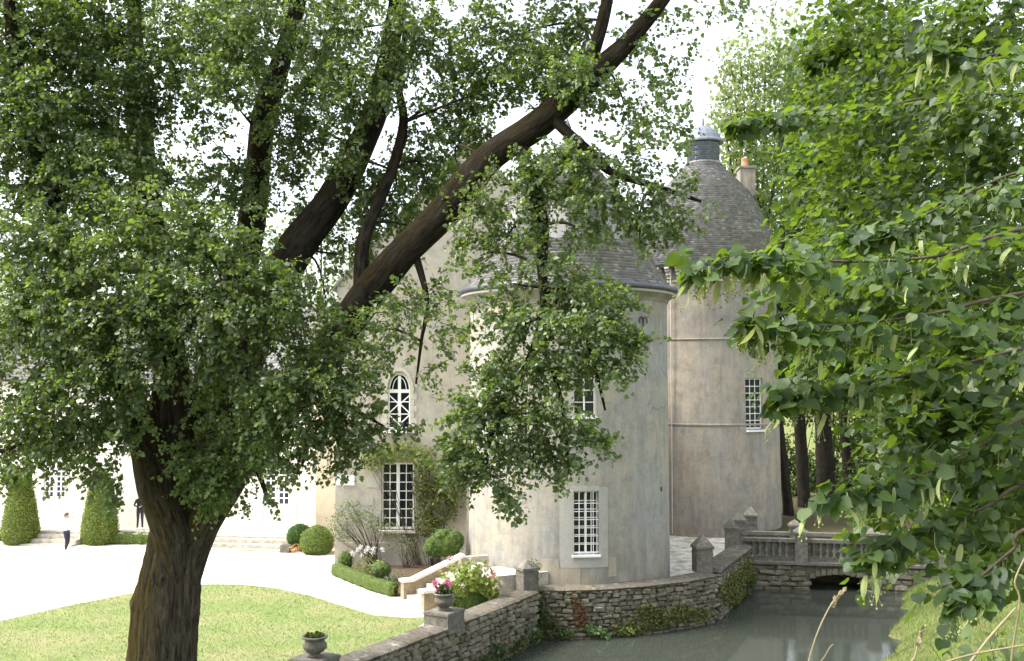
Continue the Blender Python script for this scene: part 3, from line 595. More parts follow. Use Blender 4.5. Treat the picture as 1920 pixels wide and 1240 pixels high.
# tall casement with white glazing bars
wA = opA[1] - opA[0]; window(mh, Vector((GX0 + (opA[0] + opA[1]) / 2, GY + .14, opA[2] + .02)), rv, nv, wA - .01, opA[3] - opA[2] - .03, 4, 7, .06, .13, .035)
MB().box((GX0 + (opA[0] + opA[1]) / 2, GY - .05, opA[2] - .05), (wA / 2 + .08, .16, .05)).build('sill', M['trim'], mh)
# pointed window: spandrel infill, frame, tracery, panes
gc = GX0 + (opG[0] + opG[1]) / 2; gw = opG[1] - opG[0]; gz0, gz1 = opG[2], opG[3]; spr = gz1 - gw * .78
def arch(hw, top, n=8):
    pts = []
    for s in (-1, 1):
        seq = [(s * hw * math.cos(R(90) * k / n) ** .82, spr + (top - spr) * math.sin(R(90) * k / n) ** 1.15) for k in range(n + 1)]
        pts += seq if s < 0 else seq[::-1][1:]
    return pts
ap = arch(gw / 2, gz1 - .01); mb = MB()
for (p, q) in zip(ap[:-1], ap[1:]):
    for yy in (GY + .002,): mb.quad((gc + p[0], yy, p[1]), (gc + q[0], yy, q[1]), (gc + q[0], yy, gz1 + .005), (gc + p[0], yy, gz1 + .005))
    mb.quad((gc + p[0], GY + .002, p[1]), (gc + p[0], GY + .2, p[1]), (gc + q[0], GY + .2, q[1]), (gc + q[0], GY + .002, q[1]))
mb.build('window_arch', M['trim'], mh)
mb = MB(); yw = GY + .14
def bar2(p, q, w, d=.03):
    p, q = Vector((gc + p[0], yw, p[1])), Vector((gc + q[0], yw, q[1])); a = (q - p).normalized(); mb.box((p + q) / 2, ((q - p).length / 2, d, w / 2), (a, Vector((0, 1, 0)), a.cross(Vector((0, 1, 0)))))
hw = gw / 2
for s in (-1, 1): bar2((s * (hw - .03), gz0), (s * (hw - .03), spr), .06)
for p, q in zip(ap[:-1], ap[1:]): bar2((p[0] * .93, p[1] - .03), (q[0] * .93, q[1] - .03), .05)
for p, q in zip(arch(hw * .62, gz1 - .18)[:-1], arch(hw * .62, gz1 - .18)[1:]): bar2(p, q, .03, .02)
bar2((-hw, gz0 + .05), (hw, gz0 + .05), .1, .031); bar2((-hw, spr - .02), (hw, spr - .02), .14, .032); bar2((0, gz0), (0, gz1 - .1), .12, .034)
for z in (spr - .45, gz0 + .62): bar2((-hw, z), (hw, z), .04, .021)
for s in (-1, 1): bar2((s * hw, spr - .15), (0, gz0 + 1.0), .05, .024); bar2((s * hw, gz0 + .62), (0, gz0 + 1.05), .05, .025); bar2((s * hw, gz0 + .62), (0, gz0 + .2), .05, .026)
gf = mb.build('window', M['white'], mh)
for s in (-1, 1): MB().box((gc + s * hw / 2, yw + .012, (gz0 + spr) / 2), (hw / 2, .005, (spr - gz0) / 2)).build('pane', M['glass'], gf)
MB().add([(gc + p[0], yw + .01, p[1]) for p in ap] + [(gc + p[0], yw + .02, p[1]) for p in ap], [tuple(range(len(ap))), tuple(range(2 * len(ap) - 1, len(ap) - 1, -1))]).build('pane', M['glass'], gf)
for s in (-1, 1):
    for k in range(9):
        z = gz0 + k * .24; ww = .26 if k % 2 else .15
        MB().box((gc + s * (hw + ww / 2 + .005), GY - .004, z + .115), (ww / 2, .012, .112)).build('quoin', M['trim'], mh)
hp = arch(hw + .09, gz1 + .14)
for (p, q) in zip(hp[:-1], hp[1:]):
    a_, b_ = Vector((gc + p[0], GY - .02, p[1])), Vector((gc + q[0], GY - .02, q[1])); a = (b_ - a_).normalized(); MB().box((a_ + b_) / 2, ((b_ - a_).length / 2, .05, .055), (a, Vector((0, 1, 0)), a.cross(Vector((0, 1, 0))))).build('hood_stone', M['trim'], mh)
MB().box((gc, GY - .06, gz0 - .06), (hw + .15, .14, .06)).build('sill', M['white'], mh)
MB().box((at(648, 900, GY).x, GY - .015, wz(901)), (.36, .02, .19)).build('plaque', M['white'], mh)
# blocks beside the tall window and the plinth
for (px, py, w, h) in ((700, 905, .5, .4), (692, 940, .36, .34), (704, 968, .42, .3), (706, 880, .3, .22)): MB().box((at(px, py, GY).x, GY - .003, wz(py)), (w / 2, .014, h / 2)).build('facing_stone', M['patch'], mh)
MB().box((GX0 + 2.6, GY - .03, .35), (2.6, .05, .55)).build('plinth', M['gable'], mh)
# doorway pilasters and columns in the corner against the tower
for (px, w, mt) in ((879, .10, 'iron'), (886, .13, 'trim'), (899, .13, 'trim'), (907, .16, 'white')):
    p = at(px, 1000, 37.6 + (910 - px) * .02); 
    if mt == 'trim' and px == 886: MB().lathe((p.x, p.y, .75), [(.14, 0), (.14, .12), (.1, .16), (.095, 2.6), (.14, 2.7), (.14, 2.85)], 14).build('door_column', M['trim'], mh, True)
    else: MB().box((p.x, p.y, .75 + 1.5), (w / 2 + .03, .09, 1.5)).build('door_jamb', M['trim' if mt != 'iron' else 'tower'], mh)
p = at(892, 900, 37.8); MB().box((p.x, p.y, 3.85), (.45, .16, .16)).build('door_lintel', M['trim'], mh)

# ------------------------------------------------------------------ white wing with terrace
WO = Vector((-7.0, 46.0, 0)); WD = Vector((-1, .15, 0)).normalized(); WR = -WD; WN = Vector((WD.y, -WD.x, 0)) * 1.0
if WN.y > 0: WN = -WN
WLEN = 28.0; WS = WO + WD * WLEN
def wing_t(px, off=0.0):               # metres along the wing from its left end at photo column px (on a line off metres in front)
    k = ray(px, 950); k = k.x / k.y; O = WS + WN * off; return (k * O.y - O.x) / (WR.x - k * WR.y)
def wing_p(t, off=0.0, z=0.0): return WS + WR * t + WN * off + Vector((0, 0, z))
wg = thing('white_wing', 'long low limewashed wing behind the gravel court with small paned windows', 'house', WS)
EAVE = 7.6; ops = []; wins = []
for (p0, p1, y0, y1) in ((494, 543, 951, 866), (80, 122, 937, 862), (172, 213, 938, 864), (494, 543, 775, 715), (80, 122, 775, 720), (172, 213, 775, 720), (330, 372, 775, 718)):
    ta, tb = wing_t(p0), wing_t(p1); d = wing_p((ta + tb) / 2).y; ops.append((ta, tb, zat(y0, d), zat(y1, d)))
flat_wall((WS.x, WS.y), WR, WN, WLEN, -.2, EAVE, ops, .2).build('wall', M['wing'], wg)
for (ta, tb, z0, z1) in ops: window(wg, wing_p((ta + tb) / 2, -.1, z0 + .02), WR, WN, tb - ta - .01, z1 - z0 - .03, 4, 7, .08, .2, .06)
for o_ in ((wing_t(494) - .35, .35), (wing_t(543), .35)):
    MB().box(wing_p(o_[0] + o_[1] / 2, .0, 2.2), (o_[1] / 2 - .02, .03, 1.75), (WR, WN, Vector((0, 0, 1)))).build('window_surround', M['wing'], wg)
RV = (-WN * 3.2 + Vector((0, 0, 3.6))).normalized(); RN = (WN * 3.6 + Vector((0, 0, 3.2))).normalized(); E = wing_p(0, .3, EAVE - .25)
rb = MB().box(E + WR * (WLEN / 2) + RV * 2.45 - RN * .05, (WLEN / 2, 2.45, .04), (WR, RV, RN)).build('roof', M['slate'], wg)
mesh_obj('slates', slates_plane(E, WR, RV, RN, WLEN, 4.9, .17, .28), M['slate'], rb, kind='stuff')
MB().box(wing_p(WLEN / 2, .33, EAVE - .27), (WLEN / 2, .07, .06), (WR, WN, Vector((0, 0, 1)))).build('gutter', M['zinc'], wg)
pa, pb = at(594, 950, 44.6), at(632, 950, 44.6)
MB().box(((pa.x + pb.x) / 2, 44.6 + .6, 4.0), ((pb.x - pa.x) / 2, .6, 4.4)).build('corner_pier', M['pier'], wg)
pa = at(583, 950, 45.3); MB().box((pa.x, 45.8, 3.0), (.2, .3, 3.2)).build('corner_pier', M['wing'], wg)
te = thing('terrace', 'pale stone terrace with two flights of shallow steps before the white wing', 'terrace', wing_p(10, 1.2))
TD = 1.75; ax3 = (WR, WN, Vector((0, 0, 1)))
MB().box(wing_p((wing_t(562, TD)) / 2, TD / 2, .2), (wing_t(562, TD) / 2, TD / 2, .295), ax3).build('platform', M['stepst'], te)
for (p0, p1) in ((388, 546), (62, 160)):
    ta, tb = wing_t(p0, TD), wing_t(p1, TD)
    for k in range(3):
        L = (tb - ta) / 2.0
        for q in range(2):
            MB().box(wing_p(ta + L * (q + .5), TD + .17 + .34 * k, .41 - .165 * k - .2), (L / 2 - .008, .17 if k else .174, .2), ax3).build('step', M['stepst'], te)
p = wing_p(wing_t(538, TD + .9), TD + .9); MB().box(p + Vector((0, 0, .16)), (.2, .22, .17), ax3).build('end_block', M['balu'], te)

# ------------------------------------------------------------------ stone walls of the moat
def path_len(P): return [0] + list(np.cumsum([(b_ - a).length for a, b_ in zip(P[:-1], P[1:])]))
def path_at(P, s):
    L = path_len(P); s = max(0, min(L[-1], s))
    for i in range(len(P) - 1):
        if s <= L[i + 1] + 1e-9:
            t = (s - L[i]) / (L[i + 1] - L[i]); p = P[i].lerp(P[i + 1], t); break
    def tang(j): return (P[min(j + 1, len(P) - 1)] - P[max(j - 1, 0)]).normalized()
    tg = tang(i).lerp(tang(i + 1), t).normalized() if len(P) > 2 else (P[1] - P[0]).normalized()
    return p, tg, Vector((tg.y, -tg.x, 0))
def strip_body(P, s0, s1, o0, o1, z0, z1, n=12, skew=0.0):
    mb = MB(); R_ = []
    for k in range(n + 1):
        p, tg, ou = path_at(P, s0 + (s1 - s0) * k / n); R_.append([p + ou * o0 + Vector((0, 0, z0)), p + ou * o1 + Vector((0, 0, z0)), p + ou * o1 + Vector((0, 0, z1 - skew)), p + ou * o0 + Vector((0, 0, z1))])
    vs_ = [q for r in R_ for q in r]; fs = [(4 * k + a, 4 * k + (a + 1) % 4, 4 * k + 4 + (a + 1) % 4, 4 * k + 4 + a) for k in range(n) for a in range(4)] + [(3, 2, 1, 0), tuple(4 * n + a for a in range(4))]
    return mb.add(vs_, fs)
stone_meshes = []
for k in range(8):
    bm = bmesh.new(); bmesh.ops.create_cube(bm, size=2); bmesh.ops.bevel(bm, geom=bm.edges[:], offset=.32, segments=1, affect='EDGES', profile=.6)
    for v in bm.verts: v.co += Vector([random.uniform(-.2, .2) for _ in range(3)])
    me = bpy.data.meshes.new('stone'); bm.to_mesh(me); bm.free(); me.materials.append(M['rubble']); stone_meshes.append(me)
def rubble(parent, P, s0, s1, z0, z1, off, hmin, hmax, lmin, lmax, cap=300):
    z = z0; cnt = 0; extra = MB()
    while z < z1 - .04:
        h = min(random.uniform(hmin, hmax), z1 - z); s = s0 - random.uniform(0, lmin)
        while s < s1:
            l = random.uniform(lmin, lmax); hh = h * random.uniform(.7, 1.15)
            p, tg, ou = path_at(P, s + l / 2); c = p + ou * (off + random.uniform(-.05, .04)) + Vector((0, 0, z + h / 2 + random.uniform(-.03, .03)))
            RM = Matrix(((tg.x, -ou.x, 0), (tg.y, -ou.y, 0), (0, 0, 1))).to_4x4()
            if s + l / 2 > s0 and s + l / 2 < s1:
                Mx = Matrix.Translation(c) @ RM @ Matrix.Rotation(random.uniform(-.12, .12), 4, 'Y') @ Matrix.Diagonal((l * .485, .11, hh * .47, 1))
                if cnt < cap: mesh_obj('stone', random.choice(stone_meshes), None, parent, Mx); cnt += 1
                else:
                    me = random.choice(stone_meshes); extra.add([Mx @ v.co for v in me.vertices], [tuple(f.vertices) for f in me.polygons])
            s += l
        z += h
    if extra.v: extra.build('smaller_stones', M['rubble'], parent, kind='stuff')
def coping(parent, P, s0, s1, o0, o1, z, th, L, mat='coping', skew=0.04):
    n = max(1, round((s1 - s0) / L)); s = s0
    for k in range(n):
        l = (s1 - s0) / n; j = random.uniform(-.008, .008)
        a, b_ = s + .008, s + l - .008; mb = MB(); m_ = 4; rings = []
        for q in range(m_ + 1):
            p, tg, ou = path_at(P, a + (b_ - a) * q / m_); zz = z + j
            rings.append([p + ou * o0 + Vector((0, 0, zz - th)), p + ou * o1 + Vector((0, 0, zz - th - .0)), p + ou * (o1 + .02) + Vector((0, 0, zz - th * .55)), p + ou * (o1 - .03) + Vector((0, 0, zz - skew - .01)), p + ou * (o1 - .1) + Vector((0, 0, zz - skew * .6)), p + ou * (o0 + .05) + Vector((0, 0, zz)), p + ou * o0 + Vector((0, 0, zz - .04))])
        w = 7; mb.add([v for r in rings for v in r], [(w * q + i, w * q + (i + 1) % w, w * (q + 1) + (i + 1) % w, w * (q + 1) + i) for q in range(m_) for i in range(w)] + [tuple(range(w - 1, -1, -1)), tuple(w * m_ + i for i in range(w))])
        mb.build('coping_stone', M[mat], parent); s += l
def post(parent, p, z0, w, hb, hp, rot=0.0, mat='balu', name='post'):
    Rm = Matrix.Rotation(rot, 3, 'Z'); ax = tuple(Rm @ Vector(e) for e in ((1, 0, 0), (0, 1, 0), (0, 0, 1))); p = Vector((p[0], p[1], 0)); Z_ = lambda z: p + Vector((0, 0, z))
    mb = MB().box(Z_(z0 + hb / 2), (w / 2, w / 2, hb / 2), ax)
    mb.box(Z_(z0 + hb * .80), (w / 2 + .015, w / 2 + .015, .025), ax)
    o = mb.build(name, M[mat], parent)
    cp_ = MB().box(Z_(z0 + hb + .04), (w / 2 + .045, w / 2 + .045, .045), ax); q = w / 2 + .03; zt = z0 + hb + .085
    cp_.add([Z_(zt) + ax[0] * (q * i) + ax[1] * (q * j) for i, j in ((-1, -1), (1, -1), (1, 1), (-1, 1))] + [Z_(zt + hp * .55) + ax[0] * (q * .5 * i) + ax[1] * (q * .5 * j) for i, j in ((-1, -1), (1, -1), (1, 1), (-1, 1))] + [Z_(zt + hp)],
            [(0, 1, 5, 4), (1, 2, 6, 5), (2, 3, 7, 6), (3, 0, 4, 7), (4, 5, 8), (5, 6, 8), (6, 7, 8), (7, 4, 8), (3, 2, 1, 0)])
    cp_.build('cap', M[mat], o); return o

ws = thing('garden_wall', 'straight rubble wall with dark coping running from lower frame to the corner post', 'wall', WALL_S[1])
LS = path_len(WALL_S)[-1]
strip_body(WALL_S, 0, LS, -.28, .26, -2.3, COPZ - .1).build('wall_core', M['mortar'], ws)
rubble(ws, WALL_S, 8.0, LS, -1.3, COPZ - .13, .27, .12, .2, .2, .44, 300)
coping(ws, WALL_S, 0.2, LS, -.34, .36, COPZ, .14, 1.25)
p = WALL_S[2] + Vector((-.05, .2, 0)); post(ws, p, .2, .56, .85, .26, R(28))
wc = thing('moat_wall', 'curved rubble retaining wall overgrown with creeper below the near tower', 'wall', WALL_C[2])
LC = path_len(WALL_C)[-1]
strip_body(WALL_C, 0, LC, -.3, .22, -2.3, COPZ - .09, 24).build('wall_core', M['mortar'], wc)
rubble(wc, WALL_C, 0, LC, -1.32, COPZ - .12, .23, .10, .18, .18, .42, 300)
coping(wc, WALL_C, 0, LC, -.42, .34, COPZ, .12, 1.05)
p = at(1317, 1050, 37.35); post(wc, (p.x, p.y), .36, .60, .86, .42, R(8))
wb = thing('bridge_abutment_wall', 'ivy covered moat wall running back from the corner post to the bridge', 'wall', WALL_B[1])
LB = path_len(WALL_B)[-1]
strip_body(WALL_B, 0, LB, -.35, .22, -2.3, COPZ - .09, 12).build('wall_core', M['mortar'], wb)
rubble(wb, WALL_B, 0, LB, -1.32, COPZ - .12, .23, .11, .2, .22, .46, 220)
coping(wb, WALL_B, -.1, LB, -.5, .34, COPZ + .12, .16, 1.0)

# ------------------------------------------------------------------ bridge
BE = (BR_R - BR_L).normalized(); BN = Vector((-BE.y, BE.x, 0)); BLEN = (BR_R - BR_L).length; BW = 2.1; UP = Vector((0, 0, 1))
br = thing('stone_bridge', 'low stone bridge with balustrade and flat arch over the moat', 'bridge', BR_L)
def bp(u, d=0.0, z=0.0): return BR_L + BE * u + BN * d + Vector((0, 0, z))
def bu(px):
    k = ray(px, 1030); k = k.x / k.y; return (k * BR_L.y - BR_L.x) / (BE.x - k * BE.y)
zb = lambda py: zat(py, 42.0)
ZT, ZC, ZS = zb(1012), zb(1056), zb(1088)
a0, a1 = bu(1516), bu(1626); bax = (BE, BN, UP); mb = MB()
for (u0, u1) in ((-.2, a0), (a1, BLEN + 2)): mb.box(bp((u0 + u1) / 2, BW / 2, (ZC - 2.3) / 2 - .05), ((u1 - u0) / 2, BW / 2, (ZC + 2.3) / 2 - .05), bax)
arc = [(a0 + (a1 - a0) * k / 10, ZS + (zb(1076) - ZS) * math.sin(math.pi * k / 10) ** .7) for k in range(11)]
for (p_, q_) in zip(arc[:-1], arc[1:]):
    for d in (0, BW): mb.quad(bp(p_[0], d, p_[1]), bp(q_[0], d, q_[1]), bp(q_[0], d, ZC - .1), bp(p_[0], d, ZC - .1))
    mb.quad(bp(p_[0], 0, p_[1]), bp(q_[0], 0, q_[1]), bp(q_[0], BW, q_[1]), bp(p_[0], BW, p_[1]))
mb.build('arch_wall', M['mortar'], br)
MB().box(bp((a0 + a1) / 2, BW - .12, -1.3), ((a1 - a0) / 2 + .05, .1, 1.0), bax).build('added_arch_blocker', M['mortar'], br)  # added panel closing the open arch so its inside looks dark
MB().box(bp(BLEN / 2 + .9, BW / 2, ZC - .04), (BLEN / 2 + 1.1, BW / 2 - .05, .06), bax).build('deck', M['gravel'], br)
bpath = [bp(-.2), bp(BLEN + 2)]
rub_ = [(0, a0 + .1), (a1 + .1, BLEN + 2)]
for s0, s1 in rub_: rubble(br, bpath, s0, s1, -1.35, ZC - .12, .0, .16, .26, .35, .7, 120)
for (p_, q_) in zip(arc[:-1], arc[1:]):                       # arch stones
    c_ = (Vector(p_) + Vector(q_)) / 2; Mx = Matrix.Translation(bp(c_[0], -.01, c_[1] + .12)) @ Matrix((BE, BN, UP)).transposed().to_4x4() @ Matrix.Diagonal(((q_[0] - p_[0]) * .48, .09, .12, 1))
    mesh_obj('arch_stone', random.choice(stone_meshes), None, br, Mx)
for d, full in ((.12, True), (BW - .12, False)):
    if full:
        n = 9
        for k in range(n): MB().box(bp((BLEN + 1.6) * (k + .5) / n - .1, -.02, ZC - .02), ((BLEN + 1.6) / n / 2 - .006, .17, .055), bax).build('cornice_stone', M['balu'], br)
    MB().box(bp(BLEN / 2 + .7, d, ZC + .13), (BLEN / 2 + .9, .12, .10), bax).build('plinth', M['balu'], br)
    n = 7
    for k in range(n): MB().box(bp((BLEN + 1.6) * (k + .5) / n - .1, d, ZT - .07), ((BLEN + 1.6) / n / 2 - .006, .16, .07), bax).build('rail_stone', M['balu'], br)
    MB().box(bp(BLEN / 2 + .7, d + (.04 if full else 0), (ZC + ZT) / 2 + .04), (BLEN / 2 + .9, .05, (ZT - ZC) / 2 - .17), bax).build('panel', M['balu'], br)
hb = ZT - ZC - .37
bm_ = MB().lathe((0, 0, 0), [(.08, 0), (.08, .04), (.045, .07), (.085, hb * .35), (.09, hb * .45), (.04, hb * .8), (.075, hb * .9), (.075, hb)], 10).mesh('baluster', True); bm_.materials.append(M['balu'])
posts_u = [bu(1502), bu(1637), bu(1760)]
for k in range(34):
    u = .25 + .27 * k
    if u > BLEN + 1.3 or any(abs(u - q) < .36 for q in posts_u): continue
    mesh_obj('baluster', bm_, None, br, Matrix.Translation(bp(u, .05, ZC + .23)))
for u in posts_u: post(br, bp(u, .08), ZC, .5, 1.18, .22, math.atan2(BE.y, BE.x)); post(br, bp(u - .02, BW - .1), ZC, .46, 1.2, .22, math.atan2(BE.y, BE.x))
for (px, d, h) in ((1371, 42.6, 1.45), (1386, 44.6, 1.5), (1408, 45.8, 1.55)):
    p = at(px, 1000, d); post(br, (p.x, p.y), -.3, .52, h, .36, math.atan2(BE.y, BE.x))

# ------------------------------------------------------------------ garden stairs
SA, SB = on(754, 1123), on(792, 1145); sdv = (SB - SA).normalized(); sup = Vector((-sdv.y, sdv.x, 0)); SW = (SB - SA).length
st = thing('garden_stairs', 'short stone stairs with sloping side walls, their sunlit tops coloured in white, leading to the tower door', 'stairs', SA)
sp = lambda t, w, z=0.0: SA + sup * t + sdv * w + Vector((0, 0, z)); sax = (sup, sdv, UP)
for k in range(5): MB().box(sp(.12 + .34 * k + .9, SW / 2, .075 + .075 * k), (.9 - .0 , SW / 2 - .14, .075 + .075 * k), sax).build('step', M['stepst'], st) if False else MB().box(sp(.1 + .34 * k + .19, SW / 2, .08 * (k + 1)), (.19, SW / 2 - .16 + .001 * k, .08 * (k + 1)), sax).build('step', M['stepst'], st)
MB().box(sp(.1 + 1.7 + 1.4, SW / 2, .42), (1.38, SW / 2 - .1, .42), sax).build('landing', M['stepst'], st)
for w, ln_ in ((0, 2.15), (SW, 2.0)):
    z0, z1 = .56, 1.22
    prof = [(0, -.05), (ln_, -.05), (ln_, z1), (.34, z0), (0, z0)]; mb = MB(); n = len(prof)
    mb.add([sp(t, w - .15, z) for t, z in prof] + [sp(t, w + .15, z) for t, z in prof], [tuple(range(n)), tuple(range(2 * n - 1, n - 1, -1))] + [(i, i + n, (i + 1) % n + n, (i + 1) % n) for i in range(n)])
    fl = mb.build('side_wall', M['stairside_shade'], st)
    for (q0, q1) in (((-.05, z0 + .005), (.36, z0 + .005)), ((.36, z0 + .01), (ln_ + .05, z1 + .03))):
        mb = MB(); vs_ = [sp(t, w + s * .2, z + dz_) for (t, z) in (q0, q1) for s in (-1, 1) for dz_ in (0, .09)]
        mb.add(vs_, [(0, 1, 3, 2), (4, 6, 7, 5), (0, 4, 5, 1), (2, 3, 7, 6), (1, 5, 7, 3), (0, 2, 6, 4)]).build('coping_slab', M['wing'], fl)  # sunlight on the wall tops put in as whiter slabs
MB().box(sp(2.6, -.02, .95), (.55, .12, .28), sax).build('parapet', M['stepst'], st)
# ------------------------------------------------------------------ foliage tools
def unit(a): return a / (np.linalg.norm(a, axis=-1, keepdims=True) + 1e-9)
HEART6 = np.array([[0, 0], [-.40, .16], [-.42, .52], [0, 1.0], [.42, .52], [.40, .16]])
OVAL4 = np.array([[0, 0], [-.33, .45], [0, 1.0], [.33, .45]])
def leaf_mesh(P, D, Nn, size, shape='heart', fold=0.18, curl=0.12):
    """one folded leaf per row: base point P, direction D, face normal Nn, length size"""
    D = unit(D); S = unit(np.cross(D, Nn)); Nn = np.cross(S, D); sz = size[:, None]
    tpl = HEART6 if shape == 'heart' else OVAL4; n = len(P); k = len(tpl); V = np.empty((n, k, 3))
    for i, (x, y) in enumerate(tpl):
        V[:, i] = P + sz * (S * x + D * y + Nn * (fold * abs(x) * 1.6 - curl * y * y))
    B = (np.arange(n) * k)[:, None]
    if shape == 'heart': Fc = np.concatenate([B + [0, 3, 2], B + [0, 2, 1], B + [0, 5, 4], B + [0, 4, 3]])
    else: Fc = np.concatenate([B + [0, 2, 1], B + [0, 3, 2]])
    return fast_mesh('leaves', V.reshape(-1, 3), Fc)
def rdir(n): return unit(rng.normal(size=(n, 3)))
def in_ball(n, p=0.45): return rdir(n) * (rng.uniform(0, 1, n) ** p)[:, None]
def sprays(base, direc, nleaf, length, leaf, updot=0.75, spread=0.55):
    """flat sprays of alternate leaves; returns leaf P, D, N, and spray tips"""
    n = len(base); D = unit(direc); up = np.array([0, 0, 1.0]); side = unit(np.cross(D, up + rng.normal(size=(n, 3)) * .25)); nn = unit(np.cross(side, D))
    nn = np.where(nn[:, 2:3] < 0, -nn, nn)
    t = (np.arange(nleaf) + .5) / nleaf; sg = np.where(np.arange(nleaf) % 2 == 0, 1, -1)
    P = base[:, None] + D[:, None] * (t[None, :, None] * length[:, None, None]) - up * (t[None, :, None] ** 2 * length[:, None, None] * .25)
    LD = D[:, None] * .55 + side[:, None] * (sg[None, :, None] * .8) - up * .35 + rng.normal(size=(n, nleaf, 3)) * .35
    LN = nn[:, None] * updot + rng.normal(size=(n, nleaf, 3)) * spread
    P = P + unit(LD) * leaf * .25 + rng.normal(size=P.shape) * leaf * .35
    tip = base + D * length[:, None] - up * (length[:, None] * .25)
    return P.reshape(-1, 3), LD.reshape(-1, 3), LN.reshape(-1, 3), tip
def twig_mesh(A, B, r0, r1=None, sag=0.0):
    """thin three sided twigs from A to B"""
    n = len(A); r1 = r0 * .4 if r1 is None else r1; D = unit(B - A); s = unit(np.cross(D, rdir(n))); t = np.cross(D, s); ring = []
    mid = (A + B) / 2 - np.array([0, 0, 1]) * sag * np.linalg.norm(B - A, axis=1, keepdims=True)
    for C, r in ((A, r0), (mid, (r0 + r1) / 2), (B, r1)):
        rr = np.broadcast_to(np.asarray(r), (n,))[:, None]
        for k in range(3): ring.append(C + (s * math.cos(k * 2.0944) + t * math.sin(k * 2.0944)) * rr)
    V = np.stack(ring, 1); Bi = (np.arange(n) * 9)[:, None]; Fc = np.concatenate([Bi + [q + k, q + (k + 1) % 3, q + 3 + (k + 1) % 3, q + 3 + k] for q in (0, 3) for k in range(3)])
    return fast_mesh('twigs', V.reshape(-1, 3), Fc)
def limb(name, pts, mat, parent, seg=14, bark=0.05, sub=6):
    """tapering limb through [(point, radius)] with lumpy bark"""
    P = [Vector(p) for p, r in pts]; Rr = [r for p, r in pts]; n = len(P); C = []; Q = []
    for i in range(n - 1):
        p0, p1, p2, p3 = P[max(i - 1, 0)], P[i], P[i + 1], P[min(i + 2, n - 1)]
        for k in range(sub):
            t = k / sub; C.append(.5 * ((2 * p1) + (p2 - p0) * t + (2 * p0 - 5 * p1 + 4 * p2 - p3) * t * t + (3 * p1 - p0 - 3 * p2 + p3) * t ** 3)); Q.append(Rr[i] + (Rr[i + 1] - Rr[i]) * t)
    C.append(P[-1]); Q.append(Rr[-1]); ph = random.uniform(0, 9); mb = MB(); ref = None; V = []
    for i, p in enumerate(C):
        tg = (C[min(i + 1, len(C) - 1)] - C[max(i - 1, 0)]).normalized()
        if ref is None: ref = tg.orthogonal().normalized()
        ref = (ref - tg * ref.dot(tg)).normalized(); b_ = tg.cross(ref)
        for k in range(seg):
            a = 2 * math.pi * k / seg; w = 1 + bark * (math.sin(3 * a + ph + i * .12) + .6 * math.sin(7 * a - i * .31 + ph) + .9 * math.sin(i * .55 + 2 * a + ph)) + random.uniform(-.3, .3) * bark
            V.append(p + (ref * math.cos(a) + b_ * math.sin(a)) * (Q[i] * w))
    m_ = len(C); Fc = [(i * seg + k, i * seg + (k + 1) % seg, (i + 1) * seg + (k + 1) % seg, (i + 1) * seg + k) for i in range(m_ - 1) for k in range(seg)]
    mb.add(V, Fc + [tuple((m_ - 1) * seg + k for k in range(seg))]); o = mb.build(name, mat, parent, True)
    if mat.name == 'linden_limb_bark':
        al = (0 if seg > 20 else 5) + np.cumsum([0] + [(b_ - a).length for a, b_ in zip(C[:-1], C[1:])]); q = np.array([[Q[i] * math.cos(2 * math.pi * k / seg), Q[i] * math.sin(2 * math.pi * k / seg), al[i]] for i in range(m_) for k in range(seg)], dtype=np.float32)
        o.data.attributes.new('barkco', 'FLOAT_VECTOR', 'POINT').data.foreach_set('vector', q.ravel())
    return o

# ------------------------------------------------------------------ the big linden
lt = thing('linden_tree', 'big old linden with forked mossy trunk standing on the lawn', 'tree', (on(305, 1415).x * 1.0, 20.0, 0))
K20 = 20 / F
def trunk():
    ctr = [(303, 1440), (304, 1380), (305, 1240), (312, 1160), (320, 1090), (334, 1020), (344, 970), (350, 930), (352, 900)]
    wid = [98, 82, 59, 57, 55, 53, 54, 55, 38]; ys = np.linspace(1440, 900, 130); seg = 120; V = []
    for y in ys:
        cx = np.interp(-y, [-c[1] for c in ctr], [c[0] for c in ctr]); w = np.interp(-y, [-c[1] for c in ctr], wid) * K20
        p = at(cx, y, 20.0); fork = max(0, min(1, (980 - y) / 130)); z = p.z
        for k in range(seg):
            a = 2 * math.pi * k / seg        # a = 0 faces the camera
            g = math.exp(-((((a - .30 + math.pi) % (2 * math.pi)) - math.pi) / .26) ** 2); g2 = math.exp(-((((a + .75 + math.pi) % (2 * math.pi)) - math.pi) / .18) ** 2)
            low = max(0, min(1, (1140 - y) / 120))
            r_ = 1 - (.14 + .32 * fork) * g * low - .07 * g2 + .05 * math.sin(5 * a + .6 * z) + .02 * math.sin(11 * a + 1.3 * z)
            r_ += (.026 * math.sin(29 * a + 2.6 * math.sin(z * 1.7) + 3 * z) + .03 * math.sin(9 * a + 1.5 * math.sin(z * 1.1))) + .018 * math.sin(47 * a + 3 * math.sin(z * 3.3 + a)) + random.uniform(-.008, .008)
            r_ += .11 * max(0, (1330 - 1240) - abs(y - 1330)) / 90 * 0
            bur = math.exp(-(((a + 1.5 + math.pi) % (2 * math.pi) - math.pi) / .22) ** 2 - ((y - 1130) / 20) ** 2); r_ += .20 * bur
            fl = max(0, (y - 1240) / 200); r_ += fl * (.18 + .14 * math.sin(6 * a))
            dep = .9 if fork < .01 else .9 - .25 * fork
            V.append((p.x + w * r_ * math.sin(a), p.y - w * r_ * dep * math.cos(a), p.z))
    n = len(ys); return MB().add(V, [(i * seg + k, i * seg + (k + 1) % seg, (i + 1) * seg + (k + 1) % seg, (i + 1) * seg + k) for i in range(n - 1) for k in range(seg)]).build('trunk', M['bark'], lt, True)
trunk()
